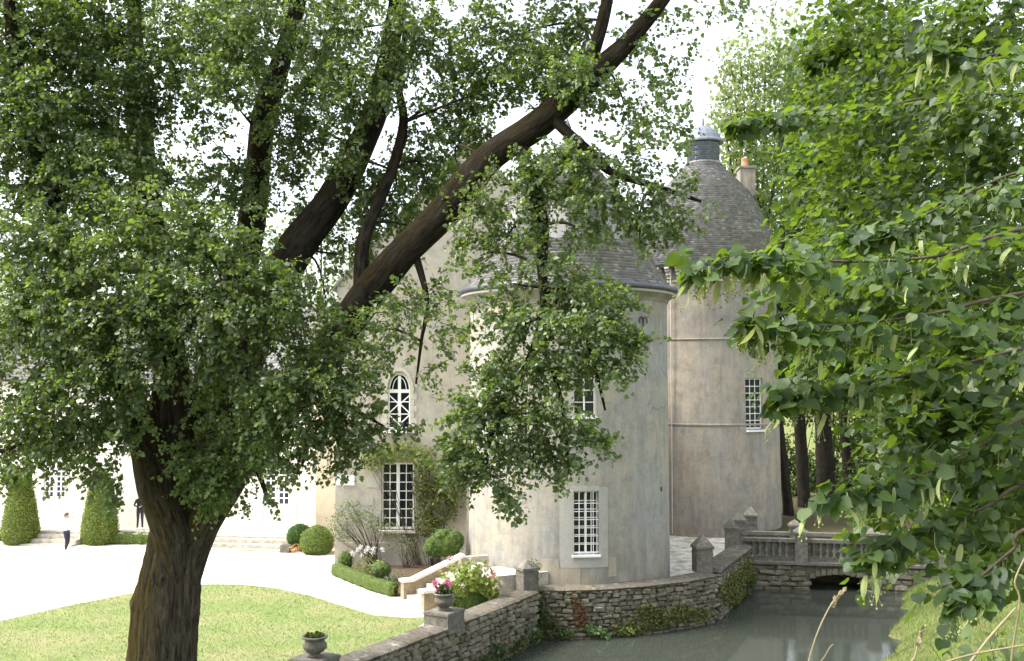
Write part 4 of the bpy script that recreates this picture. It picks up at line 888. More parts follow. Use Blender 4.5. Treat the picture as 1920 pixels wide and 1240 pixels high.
LIMBS = {
 'A': [(352, 1100, 20, 20), (368, 1010, 19.9, 32), (408, 925, 19.8, 38), (460, 840, 19.7, 37), (535, 752, 19.6, 35), (612, 660, 19.4, 34), (688, 555, 19.2, 32), (752, 478, 19, 30), (842, 390, 18.8, 31), (915, 300, 18.5, 28), (1000, 240, 18.3, 27), (1072, 182, 18.2, 24), (1130, 125, 18.2, 21), (1180, 75, 18.2, 17), (1245, -5, 18.2, 13), (1310, -100, 18.2, 8)],
 'A2': [(1080, 180, 18.2, 16), (1108, 110, 18.2, 14), (1130, 40, 18.2, 12), (1150, -60, 18.2, 9)],
 'B': [(350, 960, 20, 38), (392, 860, 20.2, 38), (440, 720, 20.4, 37), (500, 575, 20.5, 36), (556, 465, 20.6, 34), (622, 378, 20.7, 31), (668, 290, 20.8, 27), (705, 210, 20.8, 23), (725, 120, 20.8, 20), (745, 0, 20.8, 16), (760, -120, 20.8, 10)],
 'C': [(340, 950, 20.3, 42), (372, 820, 20.8, 38), (420, 640, 21.2, 32), (465, 460, 21.5, 26), (482, 340, 21.6, 24), (495, 220, 21.7, 23), (525, 120, 21.8, 19), (555, 20, 21.8, 15), (580, -100, 21.8, 9)],
 'D': [(325, 950, 20.1, 42), (328, 800, 20.2, 38), (320, 690, 20.4, 32), (292, 500, 20.8, 28), (272, 350, 21, 27), (262, 230, 21.2, 24), (255, 120, 21.3, 17), (250, -60, 21.3, 10)],
 'E': [(330, 1110, 19.9, 22), (325, 1010, 19.7, 36), (300, 920, 19.6, 40), (278, 840, 19.5, 33), (235, 730, 19.4, 27), (180, 600, 19.2, 23), (130, 480, 19.1, 20), (95, 370, 19, 18), (55, 240, 19, 16), (28, 110, 19, 13), (15, -20, 19, 10)],
 'H': [(968, 258, 18.4, 16), (985, 305, 18.2, 14), (1002, 355, 18, 12.5), (1018, 420, 17.8, 11), (1016, 500, 17.6, 9.5), (1020, 590, 17.5, 9), (990, 680, 17.4, 7), (940, 770, 17.3, 5), (900, 880, 17.2, 3)],
 'H2': [(1018, 540, 17.6, 6), (1085, 612, 17.4, 5.5), (1115, 690, 17.3, 4), (1135, 770, 17.2, 2)],
 'H3': [(1010, 630, 17.4, 5), (1050, 740, 17.2, 4), (1065, 850, 17.1, 2)],
 'I': [(1030, 212, 18.2, 12), (1055, 240, 18.1, 11), (1110, 290, 18, 11), (1150, 325, 17.9, 8), (1230, 350, 17.8, 6), (1315, 378, 17.8, 3)],
 'J': [(680, 555, 19.2, 19), (678, 470, 19.3, 14), (692, 420, 19.5, 12), (735, 320, 19.8, 11), (757, 230, 20, 9), (748, 160, 20.2, 7), (760, 60, 20.2, 5)],
 'K': [(560, 85, 21.7, 8), (625, 112, 21.4, 7), (700, 150, 21, 5)],
 'L': [(455, 830, 19.7, 10), (560, 760, 18.8, 8), (640, 760, 18.2, 5), (720, 800, 17.9, 2)],
 'M': [(270, 830, 19.5, 11), (180, 800, 18.6, 8), (90, 800, 18, 5), (10, 850, 18, 3)],
 'N': [(300, 880, 19.7, 14), (290, 760, 18.6, 10), (330, 640, 18, 7), (420, 560, 17.8, 4)],
 'O': [(770, 450, 19, 9), (800, 560, 18.8, 5), (790, 640, 18.6, 3), (780, 720, 18.4, 2)],
 'Q': [(405, 900, 19.4, 14), (470, 870, 18.9, 7), (500, 930, 18.7, 3)],
}
for k, pts in LIMBS.items():
    limb('limb', [(at(a, b_, d), r_ * d / F) for a, b_, d, r_ in pts], M['bark_limb'], lt, 28 if k in 'ABCDE' else 8, .03 if k in 'ABCDE' else .035)
# crown: clumps of leaf sprays (photo column, row, half width, half height, distance, density)
CL = [(50, 60, 130, 110, 19.2, 1.0), (190, 70, 130, 110, 20.4, .9), (330, 110, 130, 100, 19.8, .85), (170, 210, 130, 100, 19.8, .9), (450, 60, 120, 85, 19.4, .75), (430, 150, 90, 60, 19, .8), (290, 215, 50, 50, 20, .5), (50, 230, 110, 120, 18.8, 1.0),
 (140, 340, 150, 80, 18.8, .9), (90, 460, 150, 110, 18.3, 1.0), (270, 440, 150, 90, 17.9, .95), (410, 450, 110, 75, 18.2, .8), (330, 330, 60, 40, 20, .45), (240, 290, 70, 50, 19.5, .7), (420, 370, 60, 50, 20.5, .5),
 (70, 600, 140, 120, 18, 1.1), (220, 580, 150, 110, 17.6, 1.0), (380, 560, 140, 110, 17.6, 1.0), (510, 560, 110, 85, 17.8, .95), (600, 650, 90, 85, 17.9, .8), (110, 740, 140, 105, 17.7, 1.0), (230, 690, 90, 90, 17.5, .9), (430, 670, 90, 80, 17.7, .75), (380, 740, 60, 50, 18.2, .35),
 (560, 740, 120, 80, 17.5, .95), (645, 720, 65, 80, 17.7, .85), (610, 820, 110, 45, 17.7, .9), (690, 800, 60, 45, 17.8, .75), (120, 840, 110, 45, 17.7, .95), (210, 800, 70, 50, 17.6, .8), (30, 830, 70, 55, 18.4, 1.2), (400, 850, 90, 60, 18.7, 1.2), (405, 905, 70, 48, 18.8, 1.3), (380, 950, 22, 22, 18.8, .9), (500, 830, 80, 60, 18, .9), (480, 760, 70, 50, 18, .8),
 (160, 890, 60, 22, 17.8, .5), (15, 890, 35, 22, 18, .9), (205, 905, 35, 35, 17.6, .6), (215, 945, 16, 22, 17.6, .4), (490, 940, 40, 18, 18.5, .5), (550, 870, 50, 22, 17.7, .6), (640, 870, 40, 18, 17.8, .6),
 (545, 220, 40, 110, 20.8, .4), (640, 50, 90, 80, 19.6, .8), (600, 130, 60, 50, 21, .5), (780, 90, 110, 90, 19.6, .6), (660, 170, 80, 65, 19.4, .75), (840, 220, 90, 70, 20, .6), (800, 320, 100, 70, 20.8, .7), (640, 290, 50, 50, 19.5, .4), (720, 380, 70, 60, 20.3, .7), (640, 470, 60, 50, 21, .6), (520, 330, 40, 70, 21, .45), (600, 400, 60, 50, 21.3, .5), (610, 560, 50, 60, 20.8, .6),
 (700, 620, 70, 70, 18.4, .55), (760, 580, 70, 60, 18.6, .45), (800, 540, 50, 50, 19, .35), (800, 690, 40, 45, 18.3, .18), (840, 620, 40, 40, 18.4, .35), (700, 690, 35, 60, 18, .4), (755, 810, 45, 14, 17.9, .4), (700, 470, 50, 60, 20.2, .5),
 (940, 60, 120, 90, 19, .6), (900, 160, 90, 60, 19.4, .55), (1060, 60, 60, 70, 18.8, .6), (1000, 130, 80, 60, 18.5, .6), (1090, 150, 70, 60, 17.7, .75), (1170, 190, 80, 70, 18.2, .35), (1200, 70, 60, 60, 18.4, .35), (1250, 210, 80, 60, 18, .3), (1290, 30, 70, 40, 18.6, .3), (1400, 15, 60, 30, 18.6, .3), (1260, 120, 60, 60, 18.2, .18),
 (880, 390, 60, 60, 17.9, .3), (1000, 330, 55, 45, 17.8, .75), (950, 440, 60, 60, 18, .35), (1080, 330, 80, 55, 17.7, .8), (1180, 290, 85, 55, 17.7, .6), (1150, 380, 100, 55, 17.5, .85), (1250, 395, 75, 45, 17.5, .8), (1200, 440, 55, 28, 17.5, .7), (1290, 350, 35, 35, 17.7, .5), (1090, 440, 50, 35, 17.6, .5), (1060, 500, 50, 40, 17.6, .45), (940, 340, 50, 40, 18, .4), (990, 400, 35, 50, 17.7, .4), (1272, 280, 30, 35, 17.8, .25), (910, 510, 40, 30, 17.8, .3),
 (950, 590, 65, 50, 17.4, .75), (1060, 590, 85, 45, 17.2, .85), (1130, 620, 70, 55, 17.1, .9), (940, 690, 70, 65, 17.3, .85), (1030, 680, 75, 60, 17.1, .9), (1150, 685, 50, 40, 17.1, .7), (900, 780, 80, 55, 17.2, .95), (1000, 790, 100, 65, 17.1, 1.0), (1105, 815, 45, 35, 17.1, .85), (835, 840, 50, 30, 17.3, .85), (890, 870, 80, 45, 17.2, .95), (945, 925, 35, 35, 17.1, .8), (1055, 870, 45, 32, 17, .8), (1190, 650, 38, 45, 17.1, .6), (985, 850, 60, 45, 17.1, .9), (885, 600, 25, 40, 17.4, .4), (1130, 835, 25, 20, 17, .6), (960, 965, 14, 12, 17.1, .6), (880, 950, 12, 40, 17.1, .3),
 (960, 525, 50, 40, 17.6, .5), (1010, 475, 50, 55, 17.6, .5), (1085, 540, 75, 38, 17.4, .7), (900, 465, 50, 50, 17.9, .4), (1150, 565, 55, 35, 17.3, .6), (400, 250, 110, 60, 20.6, .22), (560, 250, 60, 110, 21, .4), (615, 240, 50, 80, 21.2, .35), (440, 325, 60, 40, 20.8, .4), (860, 300, 60, 50, 19.6, .35), (1065, 285, 55, 40, 17.8, .8), (930, 400, 45, 40, 18, .4), (680, 330, 50, 50, 20.4, .4), (880, 250, 50, 40, 19.5, .5), (990, 180, 50, 40, 19, .5), (780, 420, 50, 50, 20, .35), (870, 460, 40, 45, 18.2, .3),
 # the part of the crown above the picture
 (100, -140, 260, 130, 20, .55), (420, -140, 240, 130, 21, .55), (740, -140, 240, 130, 20.5, .5), (1050, -140, 220, 120, 18.6, .45), (300, -330, 300, 150, 21, .5), (750, -320, 300, 150, 20.5, .5), (-160, 250, 150, 300, 19.5, .7), (-160, 700, 150, 200, 18.5, .7), (500, 0, 300, 200, 24, .35), (250, 500, 250, 250, 23, .35)]
LP, LD_, LN_, LS_ = [], [], [], []; TA, TB = [], []; BP, BD = [], []
LEAF = 0.085
limb_pts = np.array([tuple(at(a, b_, d)) for pts in LIMBS.values() for (a, b_, d, r_) in pts])
for (px, py, rx, ry, d, den) in CL:
    if py < 440 and px < 270: den *= 1.45
    elif py < 420 and px < 1160 and den < .8: den *= 1.5
    elif px > 780 and py > 540: den *= 1.25
    c = np.array(at(px, py, d)); k = d / F; rad = np.array([rx * k, max(.35, .5 * (rx + ry) * .55 * k + .25), ry * k])
    n = max(3, int(den * math.pi * rad[0] * rad[2] * 88)); b_ = in_ball(n)
    wv = np.sin(b_ @ np.array([4.1, 2.3, 3.7]) + px) + np.sin(b_ @ np.array([-3.3, 4.7, 5.1]) + py) + .7 * np.sin(b_ @ np.array([7.9, -5.3, 6.7]) + px * .3)
    b_ = (c + b_ * rad * (1 + .16 * wv[:, None]))[rng.random(n) < np.clip(.85 + .45 * wv, .12, 1)]; n = len(b_)
    near = limb_pts[np.argmin(((limb_pts - c) ** 2).sum(1))]
    out = unit(b_ - (near * .5 + c * .5)) * .8 + rng.normal(size=(n, 3)) * .5 + np.array([0, -.25, -.15])
    q0 = Vector(near); q1 = Vector(c); dq = (q1 - q0).length
    if dq > .5 and den > .3 and rx >= 50 and ry > 20:            # a side branch carries each clump
        sw = Vector(rng.normal(size=3) * .12 * dq); limb('branch', [(q0, .022 + .008 * dq), (q0.lerp(q1, .4) + sw, .018 + .006 * dq), (q0.lerp(q1, .8) + sw * .6 - Vector((0, 0, .05 * dq)), .014), (q1 - Vector((0, 0, .12 * dq)), .007)], M['bark_up'], lt, 6, .04, 4)
    ln_ = rng.uniform(.28, .55, n); P, D_, N_, tip = sprays(b_ - unit(out) * ln_[:, None] * .5, out, 15, ln_, LEAF)
    LP.append(P); LD_.append(D_); LN_.append(N_); LS_.append(rng.uniform(.62, 1.2, len(P)) * LEAF * np.repeat(rng.uniform(.75, 1.2, n), 15))
    TA.append(b_ - unit(out) * ln_[:, None] * .55); TB.append(tip)
    kk = rng.random(len(P)) < .06; BP.append(P[kk] - [0, .02, .03]); BD.append(rng.normal(size=(kk.sum(), 3)) * .35 + [0, -.1, -1])
    m_ = max(2, n // 14); sel = rng.choice(n, m_); TA.append(np.repeat(c[None] + rng.normal(size=(1, 3)) * .1, m_, 0)); TB.append(b_[sel])
LP, LD_, LN_, LS_ = map(np.concatenate, (LP, LD_, LN_, LS_))
mesh_obj('crown', leaf_mesh(LP, LD_, LN_, LS_), M['leaf'], lt, kind='stuff')
print('linden leaves', len(LP))
BP, BD = np.concatenate(BP), np.concatenate(BD)
mesh_obj('bracts', leaf_mesh(BP, BD, rdir(len(BP)), rng.uniform(.06, .10, len(BP)), 'oval'), M['bract'], lt, kind='stuff')
TA, TB = np.concatenate(TA), np.concatenate(TB); mesh_obj('twigs', twig_mesh(TA, TB, .006), M['twig'], lt, kind='stuff')

# ------------------------------------------------------------------ near linden at the right edge
nl = thing('near_linden', 'linden branches with pale hanging bracts close to the camera on the right', 'tree', (5.0, 5.9, 4.5))
limb('trunk', [((5.0, 5.9, 4.2), .32), ((4.95, 5.8, 6.5), .27), ((4.9, 5.8, 8.2), .25), ((5.0, 5.9, 10.5), .2), ((5.1, 6.1, 13), .14)], M['bark'], nl, 16, .04)
NB = [ # branches: photo points with distance; leaves hang along them
 [(2000, 40, 6), (1760, 60, 6), (1600, 90, 6.4), (1520, 120, 6.6)], [(2000, 160, 5), (1760, 180, 5), (1580, 215, 5), (1470, 215, 4.8), (1385, 235, 4.6)],
 [(1990, 300, 4.5), (1800, 370, 4.3), (1700, 420, 4.1), (1590, 440, 4)], [(1980, 420, 3.6), (1760, 480, 3.5), (1560, 490, 3.4), (1420, 475, 3.3), (1300, 497, 3.2)],
 [(1980, 540, 3.5), (1740, 590, 3.4), (1560, 610, 3.3), (1400, 605, 3.2)], [(1990, 640, 3.8), (1780, 690, 3.6), (1600, 720, 3.5), (1455, 740, 3.4)],
 [(2000, 760, 3.7), (1850, 830, 3.5), (1700, 900, 3.4), (1550, 930, 3.3)], [(2000, 880, 3.6), (1850, 950, 3.5), (1720, 1000, 3.4), (1620, 1045, 3.3)],
 [(2000, 960, 3.4), (1900, 1030, 3.3), (1830, 1090, 3.2), (1800, 1120, 3.2)], [(1990, 240, 6.5), (1720, 260, 6.6), (1580, 280, 6.8), (1500, 320, 6.8)],
 [(1960, 100, 3.6), (1840, 110, 3.5), (1760, 90, 3.5)], [(1980, 560, 5.5), (1760, 620, 5.4), (1560, 680, 5.5)], [(1980, 350, 6), (1700, 360, 6), (1540, 400, 6.2)]]
NP, ND, NN, NS = [], [], [], []; brP, brD = [], []
def addleaves(P, D_, N_, s): NP.append(P); ND.append(D_); NN.append(N_); NS.append(s)
def interp(pts, t):
    q = np.array([tuple(p) for p in pts]); s = np.linspace(0, 1, len(q)); return np.stack([np.interp(t, s, q[:, i]) for i in range(3)], 1)
sideA, sideB = [], []
for bi, br_ in enumerate(NB):
    pts = [at(p[0], p[1], p[2] * 1.28) for p in br_]; d0 = br_[-1][2]
    limb('branch', [(Vector((4.95, 5.8, pts[0].z + .35)), .02)] + [(p, max(.0025, .0095 * (1 - i / len(pts)))) for i, p in enumerate(pts)], M['twig'], nl, 6, .06, 5)
    n = max(6, int((pts[-1] - pts[0]).length * 20)); t = np.linspace(.02, 1, n) ** .9; C = interp(pts, t); ax_ = np.array(tuple((pts[-1] - pts[0]).normalized()))
    for k in range(n):                       # side twigs, shorter towards the tip
        m_ = 6; L = (.34 * (1 - t[k]) ** 1.3 + .05) * (.6 if bi in (5, 6, 7, 8) else 1) * rng.uniform(.7, 1.2)
        if rng.random() < .1: continue
        for s in (-1, 1):
            dr = ax_ * .8 + np.cross(ax_, [0, 0, 1]) * s * rng.uniform(.2, 1) + rng.normal(size=3) * .25 + np.array([0, 0, -.35 + .3 * rng.random()])
            P, D_, N_, tip = sprays(C[k:k + 1], dr[None], m_, np.array([L]), .075, 1.4, .5)
            addleaves(P, D_, N_, rng.uniform(.045, .08, len(P))); sideA.append(C[k]); sideB.append(tip[0])
            
            for _ in range(2 if t[k] > .35 else 1): q = P[rng.integers(len(P))]; brP.append(q - [0, .02, .03]); brD.append(np.array([0, 0, -1]) + rng.normal(size=3) * .22 + ax_ * .3)
# fuller foliage between the branches
NC = [(1850, 40, 160, 90, 5.5, 1), (1650, 60, 160, 80, 6.5, .9), (1610, 180, 100, 90, 7, .8), (1720, 200, 160, 100, 6, 1), (1880, 220, 120, 120, 5, 1), (1540, 290, 60, 90, 7.2, .5), (1620, 320, 120, 90, 6.3, .9), (1800, 380, 160, 110, 5.2, 1), (1620, 440, 130, 80, 5.2, .9), (1530, 440, 70, 60, 6, .5),
      (1720, 520, 160, 80, 4.6, 1), (1880, 540, 120, 130, 4.4, 1), (1560, 560, 110, 60, 4.8, .8), (1640, 650, 140, 70, 4.6, 1), (1820, 690, 150, 110, 4.2, 1.1), (1610, 680, 80, 40, 4.8, .5), (1750, 780, 100, 80, 4.3, .9), (1860, 840, 130, 120, 4.0, 1.1), (1770, 890, 100, 70, 4.1, 1), (1700, 955, 70, 40, 4, .7),
      (1830, 980, 100, 55, 3.9, 1), (1900, 1000, 70, 90, 3.7, 1), (1790, 1035, 60, 35, 3.7, .7), (1850, 1075, 40, 35, 3.5, .7), (1680, 240, 200, 170, 8.5, .8), (1800, 600, 200, 300, 6.5, .8), (1760, 100, 240, 130, 8.5, .9), (1660, 430, 130, 150, 8, .8), (1770, 760, 110, 130, 6.5, .9), (1850, 930, 120, 110, 5.5, 1), (1860, 760, 120, 160, 5.8, 1), (1640, 600, 120, 70, 5.6, .8), (1590, 560, 80, 90, 7, .7), (1610, 70, 80, 80, 9, .7), (2100, 400, 160, 400, 4.6, .5), (1800, -160, 300, 120, 6, .5)]
for (px, py, rx, ry, d, den) in NC:
    d = d * 1.28; den *= 3.2 if py < 450 else 4.0
    c = np.array(at(px, py, d)); k = d / F; rad = np.array([rx * k, .5 * (rx + ry) * .7 * k + .1, ry * k]); n = max(3, int(den * math.pi * rad[0] * rad[2] * 46)); b_ = c + in_ball(n, .4) * rad
    out = np.array([-.75, -.25, -.15]) + rng.normal(size=(n, 3)) * .5; L = rng.uniform(.22, .4, n); P, D_, N_, tip = sprays(b_, out, 10, L, .075, 1.4, .55)
    addleaves(P, D_, N_, rng.uniform(.045, .08, len(P))); sideA += list(b_); sideB += list(tip)
    kk = rng.choice(len(P), max(1, int(n * .25))); brP += list(P[kk]); brD += list(np.array([0, 0, -1]) + rng.normal(size=(len(kk), 3)) * .3)
NP, ND, NN, NS = map(np.concatenate, (NP, ND, NN, NS)); print('near leaves', len(NP))
def big_leaf(curl, fold, wav):
    """heart shaped leaf of unit length with toothed edge, midrib along +Y, face +Z"""
    T = [(.0, .06), (.16, -.02), (.34, .06), (.45, .24), (.445, .44), (.34, .64), (.18, .82), (.05, .94)]; mid = [(0, .06), (0, .3), (0, .55), (0, .8), (0, 1.04)]
    z = lambda x, y: -curl * y * y + fold * abs(x) + wav * math.sin(y * 7 + x * 3) * abs(x); V = [(x, y, z(x, y)) for x, y in mid]; Fc = []
    for s in (1, -1):
        b0 = len(V); V += [(s * x, y, z(x, y) + random.uniform(-.012, .012)) for x, y in T[1:]]; idx = list(range(b0, b0 + 7))
        loop = [(0, idx[0], idx[1]), (0, idx[1], idx[2], 1), (1, idx[2], idx[3], 2), (2, idx[3], idx[4]), (2, idx[4], idx[5], 3), (3, idx[5], idx[6]), (3, idx[6], 4)]
        Fc += [f if s > 0 else f[::-1] for f in loop]
    V += [(0, -.32, .05), (.012, -.32, .05), (.012, .06, 0)]; Fc.append((len(V) - 3, len(V) - 2, len(V) - 1, 0))
    me = bpy.data.meshes.new('leaf'); me.from_pydata(V, [], Fc); me.polygons.foreach_set('use_smooth', np.ones(len(Fc), bool)); me.materials.append(M['leaf_near_o']); me.update(); return me
LM = [big_leaf(c_, f_, w_) for c_, f_, w_ in ((.12, .18, .1), (.2, .1, .2), (.05, .25, .1), (.25, .3, .15), (.15, -.12, .15), (.3, .05, .2))]
D_ = unit(ND); S_ = unit(np.cross(D_, NN)); U_ = np.cross(S_, D_)
dist = np.linalg.norm(NP - np.array([0, 0, CAMZ]), axis=1)
fx = CX + F * NP[:, 0] / NP[:, 1]; score = NS / dist * (np.abs(fx - 1600) < 320) * rng.uniform(.7, 1, len(NP))
top = np.zeros(len(NP), bool); top[np.argsort(-score)[:300]] = True
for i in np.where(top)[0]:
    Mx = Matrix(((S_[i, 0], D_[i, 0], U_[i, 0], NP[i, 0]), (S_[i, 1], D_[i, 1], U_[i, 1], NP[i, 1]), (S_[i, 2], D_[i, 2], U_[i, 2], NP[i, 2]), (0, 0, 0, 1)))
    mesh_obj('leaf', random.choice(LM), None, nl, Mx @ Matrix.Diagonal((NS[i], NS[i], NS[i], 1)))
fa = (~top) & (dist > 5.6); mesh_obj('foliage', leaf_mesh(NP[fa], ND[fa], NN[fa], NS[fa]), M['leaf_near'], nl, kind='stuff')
Vs, Fs, off = [], [], 0; idx = np.where(~top & ~fa)[0]; var = rng.integers(0, len(LM), len(idx))
for v_ in range(len(LM)):
    ii = idx[var == v_]; me = LM[v_]; tv = np.array([tuple(v.co) for v in me.vertices]); tri = []
    for f in me.polygons:
        q = list(f.vertices); tri += [(q[0], q[j], q[j + 1]) for j in range(1, len(q) - 1)]
    tri = np.array(tri); s = NS[ii][:, None, None]
    W = NP[ii][:, None] + s * (tv[None, :, 0:1] * S_[ii][:, None] + tv[None, :, 1:2] * D_[ii][:, None] + tv[None, :, 2:3] * U_[ii][:, None])
    Vs.append(W.reshape(-1, 3)); Fs.append((tri[None] + (np.arange(len(ii)) * len(tv))[:, None, None] + off).reshape(-1, 3)); off += len(ii) * len(tv)
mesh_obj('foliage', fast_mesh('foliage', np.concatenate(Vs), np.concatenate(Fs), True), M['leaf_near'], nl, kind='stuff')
mesh_obj('twigs', twig_mesh(np.array(sideA), np.array(sideB), .0022, .001, .06), M['stem'], nl, kind='stuff')
def bract_mesh(cv):
    V, Fc = [], []; n = 6
    for i in range(n + 1):
        t = i / n; w = .13 * math.sin(math.pi * min(1, t * .9 + .12)) ** .7; z = cv * math.sin(t * 2.6)
        V += [(-w, t, z + .04 * abs(w)), (0, t, z), (w, t, z + .04)]
        if i: b0 = 3 * (i - 1); Fc += [(b0, b0 + 1, b0 + 4, b0 + 3), (b0 + 1, b0 + 2, b0 + 5, b0 + 4)]
    for k in range(3):                   # stalks with round fruits
        ex, ey = (-.25, 1.15, .05)[0] + .25 * k, 1.0 + .15 * (k % 2); b0 = len(V)
        V += [(0, .5, .02), (.012, .5, .02), (ex + .012, ey, .1), (ex, ey, .1)]; Fc.append((b0, b0 + 1, b0 + 2, b0 + 3)); b0 = len(V)
        V += [(ex, ey, .17), (ex + .06, ey, .11), (ex, ey + .06, .11), (ex - .06, ey, .11), (ex, ey - .06, .11), (ex, ey, .05)]
        Fc += [(b0, b0 + 1, b0 + 2), (b0, b0 + 2, b0 + 3), (b0, b0 + 3, b0 + 4), (b0, b0 + 4, b0 + 1), (b0 + 5, b0 + 2, b0 + 1), (b0 + 5, b0 + 3, b0 + 2), (b0 + 5, b0 + 4, b0 + 3), (b0 + 5, b0 + 1, b0 + 4)]
    me = bpy.data.meshes.new('bract'); me.from_pydata(V, [], Fc); me.materials.append(M['bract_o']); me.update(); return me
BM = [bract_mesh(c_) for c_ in (.1, .25, -.15)]
brP, brD = np.array(brP), unit(np.array(brD)); bd = np.linalg.norm(brP - np.array([0, 0, CAMZ]), axis=1); order = np.argsort(bd * rng.uniform(.6, 1.4, len(bd)))[:230]
for i in order:
    q = Vector(brD[i]); s = q.orthogonal().normalized(); s.rotate(Matrix.Rotation(random.uniform(0, 6.28), 3, q)); u = s.cross(q); sz = random.uniform(.065, .11)
    Mx = Matrix(((s.x, q.x, u.x, brP[i][0]), (s.y, q.y, u.y, brP[i][1]), (s.z, q.z, u.z, brP[i][2]), (0, 0, 0, 1))) @ Matrix.Diagonal((sz, sz, sz, 1)); mesh_obj('bract', random.choice(BM), None, nl, Mx)

# ------------------------------------------------------------------ trees behind
def far_tree(name, label, base, hgt, clumps, mat, trunk_r, lean=(0, 0), leaf=.22, den=14, group='trees of the wood behind the bridge', seg=10):
    base = Vector(base); t = thing(name, label, 'tree', base, group)
    top = base + Vector((lean[0], lean[1], hgt))
    limb('trunk', [(base - Vector((0, 0, .3)), trunk_r * 1.35), (base + Vector((0, 0, .6)), trunk_r), (base.lerp(top, .35), trunk_r * .85), (base.lerp(top, .7), trunk_r * .55), (top, trunk_r * .2)], M['bark_far'], t, seg, .06)
    P, D_, N_, S_ = [], [], [], []
    for (c, rad, dn) in clumps:
        c = np.array(tuple(c)); rad = np.array(rad); area = math.pi * rad[0] * rad[2]; n = int(area * den * dn); p = c + in_ball(n, .42) * rad
        p += rng.normal(size=p.shape) * .35; P.append(p); D_.append(rdir(n) * .6 + [0, 0, -.4]); N_.append(rdir(n) * .6 + [0, -.1, .7]); S_.append(rng.uniform(.6, 1.3, n) * leaf)
        for q in range(2):
            e = Vector(c + rng.normal(size=3) * rad * .4); s_ = base.lerp(top, random.uniform(.45, .8)); limb('limb', [(s_, trunk_r * .3), (s_.lerp(e, .5) + Vector((0, 0, .3)), trunk_r * .18), (e, .03)], M['bark_far'], t, 6, .08, 3)
    P, D_, N_, S_ = map(np.concatenate, (P, D_, N_, S_)); mesh_obj('crown', leaf_mesh(P, D_, N_, S_), M[mat], t, kind='stuff'); return t
def clp(lst, d): return [(at(px, py, d + dd), (rx * d / F, .75 * (rx + ry) * .5 * d / F, ry * d / F), dn) for (px, py, rx, ry, dd, dn) in lst]
b0 = on(1440, 880, 2.0); b0 = Vector((at(1430, 800, 72).x, 72, .5))
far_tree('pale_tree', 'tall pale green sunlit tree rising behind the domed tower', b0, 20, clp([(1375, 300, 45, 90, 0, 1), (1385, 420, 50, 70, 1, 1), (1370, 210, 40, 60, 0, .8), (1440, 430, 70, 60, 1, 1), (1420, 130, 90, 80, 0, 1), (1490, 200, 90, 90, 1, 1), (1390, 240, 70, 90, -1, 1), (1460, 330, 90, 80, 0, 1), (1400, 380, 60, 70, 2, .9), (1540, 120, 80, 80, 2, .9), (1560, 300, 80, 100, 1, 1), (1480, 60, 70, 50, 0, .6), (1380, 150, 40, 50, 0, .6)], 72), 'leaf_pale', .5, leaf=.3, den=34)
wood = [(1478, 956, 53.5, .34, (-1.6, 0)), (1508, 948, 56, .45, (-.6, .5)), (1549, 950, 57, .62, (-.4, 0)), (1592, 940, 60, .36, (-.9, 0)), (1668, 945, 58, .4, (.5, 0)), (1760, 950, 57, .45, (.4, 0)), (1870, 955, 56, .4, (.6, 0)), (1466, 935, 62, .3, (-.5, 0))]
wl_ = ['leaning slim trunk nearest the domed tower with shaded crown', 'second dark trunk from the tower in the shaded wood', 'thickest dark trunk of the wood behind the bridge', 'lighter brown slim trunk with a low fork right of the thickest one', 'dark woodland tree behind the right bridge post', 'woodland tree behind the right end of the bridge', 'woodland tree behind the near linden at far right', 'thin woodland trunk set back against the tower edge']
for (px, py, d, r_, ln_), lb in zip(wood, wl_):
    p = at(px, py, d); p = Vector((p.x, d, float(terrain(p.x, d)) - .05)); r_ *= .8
    far_tree('woodland_tree', lb, p, 17, clp([(px + random.uniform(-25, 25), 560, 80, 70, 0, 1), (px + 20, 430, 100, 90, 1, 1), (px - 10, 680, 75, 55, -2, 1.2), (px + 10, 300, 100, 90, 2, .8), (px + 30, 160, 90, 90, 2, .6)], d), 'leaf_wood', r_, ln_, .24, 40)
